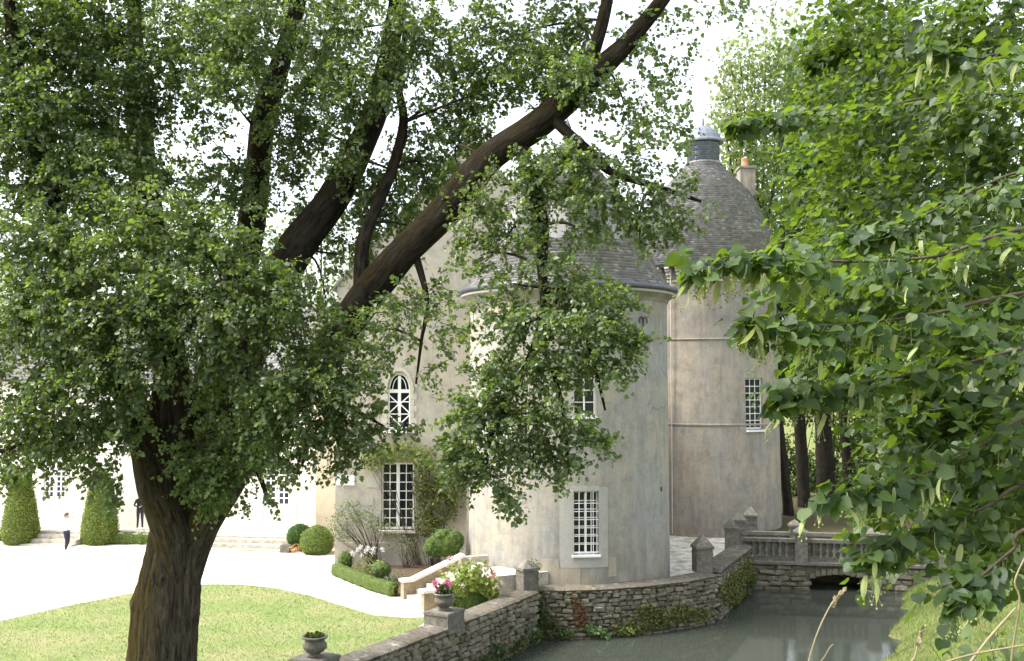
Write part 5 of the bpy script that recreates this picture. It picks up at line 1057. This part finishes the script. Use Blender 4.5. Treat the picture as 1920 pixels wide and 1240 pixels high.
def shrub_mass(name, label, cat, pts, leaf, mat, den, stem=None, group=None, shape='heart', core=None, spread=.7, base=None, twig_from=None):
    """loose plant: pts = [(centre, (rx, ry, rz))]"""
    c0 = Vector(pts[0][0]); t = thing(name, label, cat, base if base else (c0.x, c0.y, c0.z - pts[0][1][2]), group)
    P, D_, N_, S_ = [], [], [], []
    for (c, rad) in pts:
        rad = np.array(rad); sa = 4 * math.pi * ((rad[0] * rad[1]) ** 1.6 / 3 + (rad[0] * rad[2]) ** 1.6 / 3 + (rad[1] * rad[2]) ** 1.6 / 3) ** (1 / 1.6); n = max(10, int(sa * den / (leaf * leaf)))
        b_ = in_ball(n, .28); p = np.array(tuple(c)) + b_ * rad * (1 + .12 * np.sin(b_[:, :1] * 9 + b_[:, 2:3] * 7)); P.append(p); D_.append(b_ * .5 + rdir(n) * .7 + [0, 0, -.2]); N_.append(unit(b_ / rad) * 1.0 + rdir(n) * spread + [0, 0, .4]); S_.append(rng.uniform(.6, 1.25, n) * leaf)
    P, D_, N_, S_ = map(np.concatenate, (P, D_, N_, S_)); mesh_obj('foliage', leaf_mesh(P, D_, N_, S_, shape), M[mat], t, kind='stuff')
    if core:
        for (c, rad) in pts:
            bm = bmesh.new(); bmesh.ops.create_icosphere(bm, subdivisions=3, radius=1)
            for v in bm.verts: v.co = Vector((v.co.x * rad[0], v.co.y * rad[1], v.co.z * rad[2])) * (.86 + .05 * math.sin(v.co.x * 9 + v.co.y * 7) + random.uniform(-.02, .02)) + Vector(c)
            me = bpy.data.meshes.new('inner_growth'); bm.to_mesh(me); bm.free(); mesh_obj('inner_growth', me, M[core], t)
    if stem:
        n, r_, mt = stem; cc = np.array([tuple(p[0]) for p in pts]); j = rng.integers(0, len(cc), n); B = cc[j] + rng.normal(size=(n, 3)) * np.array([p[1] for p in pts])[j] * .5
        bs = np.array(tuple(base if base else (c0.x, c0.y, c0.z - pts[0][1][2]))); A = bs + rng.normal(size=(n, 3)) * [.15, .08, 0]; mesh_obj('stems', twig_mesh(A, B, r_, r_ * .4, -.06), M[mt], t, kind='stuff')
    return t
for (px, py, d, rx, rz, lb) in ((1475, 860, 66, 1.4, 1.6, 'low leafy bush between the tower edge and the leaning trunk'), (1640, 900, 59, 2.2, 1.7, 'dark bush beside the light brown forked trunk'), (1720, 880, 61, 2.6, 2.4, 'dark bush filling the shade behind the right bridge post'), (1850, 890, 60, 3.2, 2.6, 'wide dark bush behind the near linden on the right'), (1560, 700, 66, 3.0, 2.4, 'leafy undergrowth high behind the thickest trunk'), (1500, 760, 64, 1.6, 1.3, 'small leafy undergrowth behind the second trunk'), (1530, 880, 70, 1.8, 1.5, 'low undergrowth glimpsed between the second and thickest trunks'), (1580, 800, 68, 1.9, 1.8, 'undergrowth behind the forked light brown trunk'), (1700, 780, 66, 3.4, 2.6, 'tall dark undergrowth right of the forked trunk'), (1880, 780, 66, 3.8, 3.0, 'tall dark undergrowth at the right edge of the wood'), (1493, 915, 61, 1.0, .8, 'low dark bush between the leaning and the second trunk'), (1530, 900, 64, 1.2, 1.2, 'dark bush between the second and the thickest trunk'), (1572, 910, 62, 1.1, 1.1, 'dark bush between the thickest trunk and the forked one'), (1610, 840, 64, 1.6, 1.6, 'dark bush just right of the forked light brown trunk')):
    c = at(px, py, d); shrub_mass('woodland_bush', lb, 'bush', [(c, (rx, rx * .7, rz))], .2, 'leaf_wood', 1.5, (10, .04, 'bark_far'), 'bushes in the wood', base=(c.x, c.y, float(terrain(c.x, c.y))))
for (px, top, d, w, lb) in ((350, 335, 80, 110, 'distant tree behind the wing between the left limbs'), (600, 350, 85, 120, 'distant tree behind the wing left of the gable'), (60, 420, 82, 150, 'distant tree behind the wing at far left')):
    p = at(px, 700, d); far_tree('distant_tree', lb, (p.x, d, 0), 12, clp([(px, top + 60, w * .6, 60, 0, 1), (px - w * .5, top + 130, w * .6, 80, 1, 1), (px + w * .5, top + 140, w * .6, 80, 1, 1), (px, top + 230, w, 90, 0, 1)], d), 'leaf_pale', .4, (0, 0), .3, 9, 'trees behind the wing')

# ------------------------------------------------------------------ clipped greens
def clipped(name, label, cat, surf, nu, nv, leaf, mat, n, base, group=None, core='boxcore'):
    """surf(u, v) -> point on a closed clipped shape, u, v in 0..1"""
    t = thing(name, label, cat, base, group); V = [surf(i / nu, j / nv) for j in range(nv + 1) for i in range(nu)]
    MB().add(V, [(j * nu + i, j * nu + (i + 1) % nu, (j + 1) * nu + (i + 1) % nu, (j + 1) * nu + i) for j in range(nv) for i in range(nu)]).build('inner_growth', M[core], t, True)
    U, Vv = rng.random(n), rng.random(n); A = np.array([tuple(surf(a, b_)) for a, b_ in zip(U, Vv)]); e = .004
    du = np.array([tuple(surf((a + e) % 1, b_)) for a, b_ in zip(U, Vv)]) - A; dv = np.array([tuple(surf(a, min(1, b_ + e))) for a, b_ in zip(U, Vv)]) - A
    nn = unit(np.cross(du, dv)); A += nn * rng.uniform(-.01, .05, n)[:, None]; mesh_obj('foliage', leaf_mesh(A, rdir(n) + nn * .5, nn + rdir(n) * .8, rng.uniform(.7, 1.3, n) * leaf, 'oval'), M[mat], t, kind='stuff'); return t
def cone_surf(c, r, h):
    def f(u, v):
        a = 2 * math.pi * u; t = v; rr = r * (.80 + .22 * math.sin(min(t, .25) / .25 * 1.57)) * (1 - .62 * max(0, t - .15) ** 1.1 / .85 ** 1.1); k = max(0, (t - .9) / .1); rr *= math.sqrt(max(0, 1 - k * k)); return Vector((c.x + rr * math.sin(a), c.y - rr * math.cos(a), c.z + h * min(1, t * 1.0) - (.0 if t < .9 else .02 * k)))
    return f
def ball_surf(c, rx, rz):
    def f(u, v): a = 2 * math.pi * u; b_ = math.pi * (v * .96 + .02) - math.pi / 2; w = 1 + .03 * math.sin(5 * a + 3 * b_); return Vector((c.x + rx * w * math.cos(b_) * math.sin(a), c.y - rx * w * math.cos(b_) * math.cos(a), c.z + rz * w * math.sin(b_)))
    return f
def hedge_surf(P, w, h, bumps=True):
    L = path_len(P)[-1]; ph = random.uniform(0, 6)
    def f(u, v):
        s = L * v; p, tg, ou = path_at(P, s); a = 2 * math.pi * u; e = 4.0; ca, sa = math.cos(a), math.sin(a); k = (abs(ca) ** e + abs(sa) ** e) ** (-1 / e)
        end = 1.0 if .02 < v < .98 else .55; wv = 1 + (.06 * math.sin(s * 9 + ph) + .04 * math.sin(s * 17 + a) if bumps else 0)
        return p + ou * (w / 2 * ca * k * end * wv) + Vector((0, 0, h / 2 + h / 2 * sa * k * end * wv))
    return f
for px, lb in ((38, 'clipped olive green topiary cone left of the steps'), (187, 'clipped olive green topiary cone right of the walking person')):
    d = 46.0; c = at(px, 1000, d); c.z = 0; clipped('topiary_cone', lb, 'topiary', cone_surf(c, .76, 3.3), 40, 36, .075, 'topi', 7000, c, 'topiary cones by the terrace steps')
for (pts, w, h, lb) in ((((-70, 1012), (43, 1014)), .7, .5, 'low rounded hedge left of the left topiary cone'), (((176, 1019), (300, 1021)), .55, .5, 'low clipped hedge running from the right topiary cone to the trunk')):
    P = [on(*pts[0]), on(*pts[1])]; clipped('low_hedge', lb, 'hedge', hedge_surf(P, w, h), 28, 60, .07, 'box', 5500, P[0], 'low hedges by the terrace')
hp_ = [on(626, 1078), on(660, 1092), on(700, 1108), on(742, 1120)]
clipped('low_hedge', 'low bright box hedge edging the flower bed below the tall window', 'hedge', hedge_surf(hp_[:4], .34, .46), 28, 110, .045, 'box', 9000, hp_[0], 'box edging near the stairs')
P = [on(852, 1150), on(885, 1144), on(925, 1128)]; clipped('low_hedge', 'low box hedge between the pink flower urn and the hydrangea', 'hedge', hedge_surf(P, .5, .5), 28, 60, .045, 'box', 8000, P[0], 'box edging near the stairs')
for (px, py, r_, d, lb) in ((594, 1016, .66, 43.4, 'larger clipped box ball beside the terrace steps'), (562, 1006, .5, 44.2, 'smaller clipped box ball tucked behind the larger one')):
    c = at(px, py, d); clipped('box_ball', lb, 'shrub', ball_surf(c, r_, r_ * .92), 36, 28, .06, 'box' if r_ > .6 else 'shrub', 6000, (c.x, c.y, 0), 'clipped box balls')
c = at(553, 1029, 43.4); shrub_mass('apricot_plant', 'small apricot coloured plant at the foot of the box balls', 'plant', [(c, (.24, .22, .16))], .06, 'fl_orange', .9, None)
# ------------------------------------------------------------------ planting by the house
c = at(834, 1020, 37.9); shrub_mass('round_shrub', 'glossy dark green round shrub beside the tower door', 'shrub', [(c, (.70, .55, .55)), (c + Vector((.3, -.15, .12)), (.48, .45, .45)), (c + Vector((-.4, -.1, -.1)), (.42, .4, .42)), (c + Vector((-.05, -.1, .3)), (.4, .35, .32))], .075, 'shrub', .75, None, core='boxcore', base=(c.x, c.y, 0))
def fpos(px, py, d): return at(px, py, d)
hy = shrub_mass('hydrangea', 'big yellow green hydrangea with pale pink heads against the tower foot', 'shrub', [(fpos(862, 1087, 32.5), (.60, .5, .5)), (fpos(893, 1078, 32.9), (.55, .45, .5)), (fpos(915, 1098, 32.9), (.42, .4, .36)), (fpos(848, 1105, 32.2), (.35, .35, .3))], .12, 'hyd', 1.3, (20, .012, 'stem'), base=tuple(on(880, 1130)))
def heads(parent, pts, r_, mat, name='flower_head', leaf=.035, n=60):
    for p in pts:
        b_ = in_ball(n, .3); me = leaf_mesh(np.array(tuple(p)) + b_ * r_, rdir(n), b_ + rdir(n) * .3, rng.uniform(.7, 1.2, n) * leaf, 'oval'); mesh_obj(name, me, M[mat], parent, kind='stuff')
heads(hy, [fpos(px, py, d) for px, py, d in ((838, 1060, 32.2), (850, 1052, 32.4), (862, 1058, 32.2), (884, 1050, 32.2), (905, 1062, 32.2), (912, 1070, 32.1), (928, 1080, 32.2), (836, 1090, 31.9), (850, 1078, 31.9), (868, 1098, 31.9), (932, 1098, 32.1), (942, 1092, 32.2), (920, 1060, 32.2))], .085, 'fl_pale')
heads(hy, [fpos(926, 1076, 31.9), fpos(922, 1081, 31.9)], .09, 'fl_pink')
c = at(845, 1049, 35.2); rp = shrub_mass('red_flower_plant', 'small red flowering plant at the top of the garden stairs', 'plant', [(c, (.13, .13, .12))], .05, 'shrub', .8, None, base=(c.x, c.y, .84)); heads(rp, [c + Vector((0, -.08, .05)), c + Vector((-.08, -.06, .02))], .09, 'fl_pink')
c = at(690, 1066, 38.2); wf = shrub_mass('white_flower_clump', 'leafy clump with white flower heads in the bed under the tall window', 'plant', [(c, (.5, .4, .5))], .09, 'hyd', .55, (16, .01, 'stem'), base=(c.x, c.y, 0)); heads(wf, [at(px, py, 37.9) for px, py in ((662, 1038), (676, 1026), (671, 1032), (686, 1034), (690, 1028), (698, 1035), (678, 1040), (717, 1030), (700, 1030))], .10, 'fl_white', leaf=.06, n=40)
c = at(648, 1052, 38.9); shrub_mass('dark_conical_shrub', 'small dark upright shrub at the left end of the bed', 'shrub', [(c, (.30, .28, .42))], .05, 'shrub', .8, None, core='boxcore', base=(c.x, c.y, 0))
c = at(714, 1070, 37.4); shrub_mass('blue_green_shrub', 'rounded blue green shrub in the middle of the flower bed', 'shrub', [(c, (.42, .36, .40))], .06, 'grey_leaf', .75, None, core='boxcore', base=(c.x, c.y, 0))
c = at(742, 1086, 36.6); shrub_mass('silver_plant', 'low silver leaved plant beside the stair wall', 'plant', [(c, (.4, .3, .26)), (at(728, 1092, 36.6), (.26, .2, .2))], .05, 'grey_leaf', .5, None, base=(c.x, c.y, 0))
c = on(690, 1085); shrub_mass('climbing_rose', 'climbing rose with bare stems spreading left of the tall window', 'climber', [(at(655, 960, 40.0), (.62, .25, .55)), (at(690, 972, 39.9), (.75, .25, .42)), (at(720, 990, 39.9), (.6, .2, .28)), (at(648, 1000, 40), (.35, .2, .4)), (at(630, 985, 40), (.4, .2, .5))], .075, 'rose', .55, (34, .016, 'twig'), base=(c.x, 40.1, 0.05))
c = on(760, 1085); shrub_mass('climber', 'yellow green climber hanging over the top of the tall window', 'climber', [(at(700, 862, 40.3), (.55, .25, .45)), (at(730, 850, 40.3), (.65, .28, .42)), (at(765, 846, 40.3), (.6, .25, .42)), (at(795, 860, 40.3), (.5, .25, .5))], .07, 'climb', 1.5, (14, .014, 'twig'), base=(at(785, 1000, 40.4).x, 40.45, 0.05))
shrub_mass('wall_creeper', 'olive creeper covering the wall right of the tall window', 'climber', [(at(820, 940, 40.35), (1.0, .22, 1.0)), (at(845, 900, 40.35), (.8, .22, .8)), (at(800, 985, 40.3), (.55, .2, .5)), (at(790, 900, 40.3), (.4, .2, .7))], .08, 'ivy_y', 1.3, (20, .016, 'twig'), base=(at(815, 1000, 40.4).x, 40.45, 0.05))
shrub_mass('wall_rose', 'sparse pale rose growing below the sill of the tall window', 'climber', [(at(770, 1030, 39.9), (.45, .18, .55)), (at(745, 1020, 39.9), (.5, .15, .5))], .06, 'rose', .35, (18, .012, 'twig'), base=(at(765, 1060, 39.9).x, 40.0, 0.05))
sheet('flower_bed', [(q.x, q.y) for q in hp_] + [(-2.6, 36.5), (-2.2, 40.5), (GX0 + .05, 40.5)], .03, M['soil'])
# ------------------------------------------------------------------ urns on the garden wall
def urn(label, px, py_base, fl):
    k = ray(px, py_base); k = k.x / k.y; A, B = WALL_S[1] + (WALL_S[1] - WALL_S[2]) * .3, WALL_S[2]; dv = B - A; t = (k * A.y - A.x) / (dv.x - k * dv.y); p = A + dv * t; an = math.atan2(dv.y, dv.x)
    ax = (dv.normalized(), Vector((-dv.normalized().y, dv.normalized().x, 0)), UP); zt = zat(py_base, p.y)
    pd = MB().box((p.x, p.y, (zt + .2) / 2), (.44, .40, (zt - .2) / 2), ax); pd.box((p.x, p.y, zt - .05), (.46, .42, .03), ax); o = pd.build('pedestal', M['balu'], ws)
    u = thing('stone_urn', label, 'urn', (p.x, p.y, zt), 'urns on the garden wall'); prof = [(a_ * .82, b9 * .82) for a_, b9 in [(.0, .0), (.19, .0), (.2, .05), (.15, .09), (.24, .14), (.33, .24), (.345, .33), (.30, .42), (.27, .46), (.29, .50), (.37, .54), (.385, .57), (.36, .60), (.31, .59), (.30, .54)]]
    mb = MB(); seg = 32; V = []
    for r_, z in prof:
        for k_ in range(seg): a = 2 * math.pi * k_ / seg; g = 1 + (.05 * math.cos(a * 12) if .1 < z < .37 else 0); V.append((p.x + r_ * g * math.sin(a), p.y - r_ * g * math.cos(a), zt + z))
    mb.add(V, [(i * seg + k_, i * seg + (k_ + 1) % seg, (i + 1) * seg + (k_ + 1) % seg, (i + 1) * seg + k_) for i in range(len(prof) - 1) for k_ in range(seg)]); mb.build('bowl', M['balu'], u, True)
    MB().lathe((p.x, p.y, zt + .43), [(.02, .02), (.245, .0)], 16).build('soil', M['soil'], u)
    c = Vector((p.x, p.y, zt + .49)); n = 260 if fl else 90; P = np.array(tuple(c)) + in_ball(n, .5) * ([.26, .26, .2] if fl else [.22, .22, .05]) + [0, 0, .1 if fl else 0]
    mesh_obj('leaves', leaf_mesh(P, rdir(n) + [0, 0, .5], rdir(n) + [0, 0, .6], rng.uniform(.05, .10, n)), M['shrub' if fl else 'ivy'], u, kind='stuff')
    if fl: heads(u, [c + Vector((random.uniform(-.28, .2), random.uniform(-.28, .05), random.uniform(.08, .34))) for _ in range(16)], .065, 'fl_pink', leaf=.045, n=40)
    return u
urn('stone urn planted with pink flowers on the wall pedestal by the stairs', 833, 1144, True)
urn('stone urn with only low weeds on the pedestal at the bottom edge', 590, 1231, False)
# ------------------------------------------------------------------ growth on the moat walls
def wall_plant(name, label, P, items, leaf, mat, den, cat='plant'):
    """items: (s along, z, half length, half height, bulge)"""
    pts = []
    for (s, z, hl, hh, bl) in items: p, tg, ou = path_at(P, s); pts.append((p, tg, ou, z, hl, hh, bl))
    p0 = pts[0]; t = thing(name, label, cat, p0[0] + p0[2] * .3 + Vector((0, 0, p0[3] - p0[5])), 'plants on the moat walls'); A, D_, N_ = [], [], []
    for (p, tg, ou, z, hl, hh, bl) in pts:
        n = int(den * 15 * hl * hh / (leaf * leaf)); a = in_ball(n, .5); w = np.array(p)[None] + np.array(tg) * (a[:, :1] * hl) + np.array([0, 0, 1]) * (z + a[:, 2:3] * hh) + np.array(ou) * (.34 + np.abs(a[:, 1:2]) * bl); w[:, 2] = np.maximum(w[:, 2], WATER + .02)
        A.append(w); D_.append(rdir(n) * .6 + np.array(ou) * .3 + [0, 0, -.5]); N_.append(np.array(ou)[None] * .8 + rdir(n) * .6 + [0, 0, .4])
    A, D_, N_ = map(np.concatenate, (A, D_, N_)); mesh_obj('foliage', leaf_mesh(A, D_, N_, rng.uniform(.6, 1.3, len(A)) * leaf), M[mat], t, kind='stuff')
    n = max(6, len(A) // 40); sel = rng.choice(len(A), n); b_ = A[sel] - np.array([0, 0, .25]) - np.array(pts[0][2]) * .1; b_[:, 2] = np.maximum(b_[:, 2], WATER - .1); mesh_obj('stems', twig_mesh(b_, A[sel], .006), M['twig'], t, kind='stuff'); return t
wall_plant('ivy_patch', 'green ivy in the corner under the left wall post', WALL_C, [(.35, -.75, .5, .5, .2), (.2, -.2, .3, .4, .12), (.9, -1.0, .5, .28, .25)], .075, 'ivy', .5)
wall_plant('weed_clump', 'bright green weed hanging over the water below the tower window', WALL_C, [(2.0, -.95, .38, .2, .3), (2.3, -1.12, .28, .15, .35), (1.75, -.85, .25, .15, .2)], .10, 'fern', .55)
wall_plant('red_creeper', 'reddish creeper patch on the curved wall left of centre', WALL_C, [(1.5, -.5, .32, .5, .08), (1.35, -.1, .2, .3, .06)], .055, 'rust', .35)
wall_plant('moss_patch', 'olive yellow moss and ivy band along the foot of the curved wall', WALL_C, [(3.2, -.95, .8, .3, .15), (4.3, -.75, .8, .4, .18), (5.2, -.7, .7, .38, .15), (3.8, -.45, .6, .3, .08), (6.0, -.85, .6, .3, .12)], .06, 'ivy_y', .45)
wall_plant('green_weed', 'small leafy weed between the bright weed and the moss band', WALL_C, [(3.0, -1.02, .35, .18, .25)], .08, 'hyd', .4)
wall_plant('ivy_sheet', 'sheet of olive ivy covering the wall that runs back to the bridge', WALL_B, [(.6, -.3, .8, .6, .12), (1.8, -.4, 1.0, .65, .16), (3.2, -.35, 1.0, .6, .16), (4.4, -.3, .9, .6, .18), (2.5, -.9, 1.6, .3, .2), (5.2, -.6, .5, .5, .2)], .065, 'ivy_y', .42)
wall_plant('ivy_tuft', 'green ivy tuft at the bridge end of the moat wall', WALL_B, [(4.9, -.8, .5, .35, .3), (4.0, -1.0, .5, .22, .25)], .075, 'ivy', .5)
wall_plant('wall_ferns', 'dark green weeds along the waterline of the straight garden wall', WALL_S, [(LS - .4, -.95, .5, .35, .3), (LS - 1.5, -1.0, .6, .3, .35), (LS - 2.6, -.95, .5, .35, .4), (LS - 3.6, -1.0, .6, .3, .35), (LS - 4.8, -.95, .6, .35, .4), (LS - 6.0, -.9, .7, .4, .4)], .08, 'ivy', .42)
wall_plant('pale_wall_weed', 'pale green weed hanging from the garden wall above the water', WALL_S, [(LS - 2.9, -.75, .3, .25, .35), (LS - 5.2, -.9, .35, .2, .4), (LS - .9, -.6, .2, .25, .15)], .085, 'grey_leaf', .4)
p = WALL_S[2] + Vector((.05, .15, 1.35)); shrub_mass('post_weed', 'tangle of dry weed on the cap of the left wall post', 'plant', [(p + Vector((.12, -.05, -.05)), (.22, .2, .2)), (p + Vector((.3, -.15, -.35)), (.1, .12, .3))], .05, 'ivy_y', .25, (14, .006, 'twig'), base=tuple(p - Vector((0, 0, .1))))
# ------------------------------------------------------------------ litter on the water
n = 45; fx_ = rng.uniform(0, 13, n); fy_ = rng.uniform(27, 41.5, n); k_ = inpoly(fx_, fy_, MOAT); fx_, fy_ = fx_[k_], fy_[k_]; n = len(fx_)
o = mesh_obj('floating_leaves', leaf_mesh(np.stack([fx_, fy_, np.full(n, WATER + .004)], 1), rng.normal(size=(n, 3)) * [1, 1, 0], np.tile([0, 0, 1.0], (n, 1)), rng.uniform(.03, .07, n), 'heart', .02, .01), M['ivy_y'])
sval(o, 'few fallen leaves floating on the moat water', 'leaves', kind='stuff')
# ------------------------------------------------------------------ dry grasses by the camera
def grass_stem(label, pts, r_, head, mat='dry'):
    P = [at(*q) for q in pts]; t = thing('dry_grass_stem', label, 'grass', P[0], 'dry grass stems in front'); limb('stem', [(p, r_ * (1 - .4 * i / len(P))) for i, p in enumerate(P)], M[mat], t, 6, .05, 5)
    if head:
        tip = np.array(tuple(P[-1])); d = unit(np.array(tuple(P[-1] - P[-2]))[None])[0]; n = 40; q = tip + d * rng.uniform(-.045, .0, (n, 1)) + rng.normal(size=(n, 3)) * .0012; mesh_obj('seed_head', leaf_mesh(q, d + rng.normal(size=(n, 3)) * .22, rdir(n), rng.uniform(.008, .014, n), 'oval'), M['dry'], t)
grass_stem('tall dry grass stem with seed head in front of the water', [(1470, 1620, 2.2), (1500, 1330, 2.2), (1525, 1210, 2.2), (1555, 1140, 2.2), (1580, 1108, 2.2)], .0022, True)
grass_stem('faint short dry stem beside the tall one over the water', [(1490, 1600, 2.3), (1520, 1300, 2.3), (1550, 1225, 2.3), (1562, 1208, 2.3)], .0015, False)
grass_stem('dry grass blade standing before the sunlit bank', [(1690, 1600, 2.2), (1705, 1280, 2.2), (1716, 1230, 2.2), (1730, 1180, 2.2)], .0026, True)
grass_stem('long pale stalk slanting up at the lower right corner', [(1740, 1500, 1.9), (1790, 1300, 1.9), (1840, 1215, 1.9), (1905, 1140, 1.9)], .0032, False)
grass_stem('nearly level pale stalk across the lower right corner', [(1700, 1275, 1.8), (1770, 1243, 1.8), (1850, 1222, 1.8), (1990, 1200, 1.8)], .0024, False)
grass_stem('upright pale stalk at the right edge of the picture', [(1880, 1450, 1.9), (1896, 1240, 1.9), (1912, 1130, 1.9), (1903, 1090, 1.9), (1925, 1040, 1.9)], .0024, False)
c = at(1850, 1215, 2.6); shrub_mass('dark_weed', 'dark leafy weed in the lower right corner close to the camera', 'plant', [(c, (.13, .1, .045)), (at(1900, 1230, 2.5), (.12, .1, .07)), (at(1880, 1290, 2.5), (.2, .15, .1))], .045, 'leaf', .25, (10, .003, 'stem'), base=(c.x, c.y, 6.0))

# ------------------------------------------------------------------ people
def person(name_label, foot, h, pose, mats, face):
    t = thing('person', name_label, 'person', foot); s = h / 1.7; J = {k: Vector(v) * s for k, v in pose.items()}
    bones = [('pel', 'sp'), ('sp', 'ch'), ('ch', 'nk'), ('nk', 'hd'), ('hd', 'tp'), ('ch', 'ls'), ('ls', 'le'), ('le', 'lw'), ('lw', 'lh'), ('ch', 'rs'), ('rs', 're'), ('re', 'rw'), ('rw', 'rh'), ('pel', 'lp'), ('lp', 'lk'), ('lk', 'la'), ('la', 'lt'), ('pel', 'rp'), ('rp', 'rk'), ('rk', 'ra'), ('ra', 'rt')]
    rad = dict(pel=.14, sp=.125, ch=.14, nk=.05, hd=.095, tp=.075, ls=.06, le=.044, lw=.03, lh=.035, rs=.06, re=.044, rw=.03, rh=.035, lp=.095, lk=.06, la=.042, lt=.04, rp=.095, rk=.06, ra=.042, rt=.04)
    names = list(J); me = bpy.data.meshes.new('body'); me.from_pydata([J[n] for n in names], [(names.index(a), names.index(b_)) for a, b_ in bones], [])
    o = bpy.data.objects.new('body_src', me); COL.objects.link(o); md = o.modifiers.new('skin', 'SKIN'); o.modifiers.new('sub', 'SUBSURF').levels = 2
    for i, n in enumerate(names): r_ = rad[n] * s; me.skin_vertices[0].data[i].radius = (r_ * (1.15 if n in ('pel', 'sp', 'ch') else 1), r_ * (.8 if n in ('pel', 'sp', 'ch') else 1)); me.skin_vertices[0].data[i].use_root = n == 'pel'
    dg = bpy.context.evaluated_depsgraph_get(); dg.update(); nm = bpy.data.meshes.new_from_object(o.evaluated_get(dg)); bpy.data.objects.remove(o)
    nm.materials.clear(); [nm.materials.append(m_) for m_ in mats]     # skin, top, trousers, shoes
    hd, nk = J['hd'], J['nk']
    for f in nm.polygons:
        c = f.center; k = 1
        if c.z < .09 * s: k = 3
        elif c.z < J['pel'].z + .02 * s: k = 2
        elif (c - hd).length < .15 * s and c.z > nk.z + .02 * s: k = 0
        for w in ('lh', 'rh'):
            if (c - J[w]).length < .075 * s: k = 0
        f.material_index = k; f.use_smooth = True
    Mx = Matrix.Translation(Vector(foot)) @ Matrix.Rotation(face, 4, 'Z'); nm.transform(Mx); nm.name = 'body'; mesh_obj('body', nm, None, t)
    bm = bmesh.new(); bmesh.ops.create_icosphere(bm, subdivisions=2, radius=.115 * s)
    for v in list(bm.verts):
        if v.co.y < -.03 * s and v.co.z < .04 * s: bm.verts.remove(v)
    for v in bm.verts: v.co = Vector((v.co.x * .98, v.co.y * 1.08, v.co.z * 1.15)) + hd + Vector((0, .012 * s, .035 * s))
    hm = bpy.data.meshes.new('hair'); bm.to_mesh(hm); bm.free(); hm.transform(Mx); mesh_obj('hair', hm, mats[4], t)
    fm = MB(); W = lambda x, y, z: Mx @ (hd + Vector((x, y, z)) * s)
    for sx_ in (-1, 1): fm.tube([W(sx_ * .032, -.088, .02), W(sx_ * .032, -.098, .02)], .010 * s, 6); fm.tube([W(sx_ * .094, .0, .02), W(sx_ * .105, .01, -.03)], .014 * s, 6)
    fm.tube([W(0, -.085, .015), W(0, -.115, -.02)], .012 * s, 6); fm.tube([W(-.025, -.09, -.05), W(.025, -.09, -.05)], .007 * s, 6); fm.build('face', mats[0], t)
    return t, J, Mx
skin = plain('skin', (0.50, 0.30, 0.21), .6, .08); hair = plain('brown_hair', (0.10, 0.045, 0.025), .7, .3); cw = plain('white_cotton', (0.80, 0.80, 0.80), .9, .05); cd = plain('navy_cotton', (0.035, 0.035, 0.06), .9, .2); cb = plain('black_cloth', (0.02, 0.02, 0.024), .9, .2); shoe = plain('pale_blue_shoes', (0.45, 0.6, 0.75), .6, .1); wsh = plain('white_shoes', (.75, .75, .75), .6, .1)
base_pose = dict(pel=(0, 0, .93), sp=(0, .01, 1.1), ch=(0, .01, 1.33), nk=(0, 0, 1.46), hd=(0, -.01, 1.57), tp=(0, -.01, 1.64), ls=(.17, .01, 1.38), rs=(-.17, .01, 1.38), lp=(.09, 0, .86), rp=(-.09, 0, .86))
p1 = dict(base_pose, le=(.26, -.14, 1.25), lw=(.14, -.24, 1.45), lh=(.09, -.22, 1.56), re=(-.26, -.14, 1.25), rw=(-.14, -.24, 1.45), rh=(-.09, -.22, 1.56), lk=(.09, -.05, .48), la=(.08, .10, .08), lt=(.08, -.02, .03), rk=(-.08, -.08, .48), ra=(-.08, -.03, .08), rt=(-.08, -.15, .03))
p2 = dict(base_pose, le=(.27, -.05, 1.14), lw=(.08, -.22, 1.12), lh=(0, -.23, 1.13), re=(-.27, -.05, 1.14), rw=(-.08, -.23, 1.08), rh=(0, -.26, 1.07), lk=(.10, -.02, .48), la=(.12, .03, .08), lt=(.14, -.10, .03), rk=(-.09, -.02, .48), ra=(-.11, .02, .08), rt=(-.13, -.11, .03))
person('person in white top and dark trousers raising both hands on the gravel', tuple(on(124, 1034)), 1.62, p1, [skin, cw, cd, shoe, hair], R(70))
_pp = on(262, 993, .5); person('person in black clothes with folded arms standing on the terrace by the trunk', (_pp.x, _pp.y, .495), 1.66, p2, [skin, cb, cd, wsh, hair], R(25))
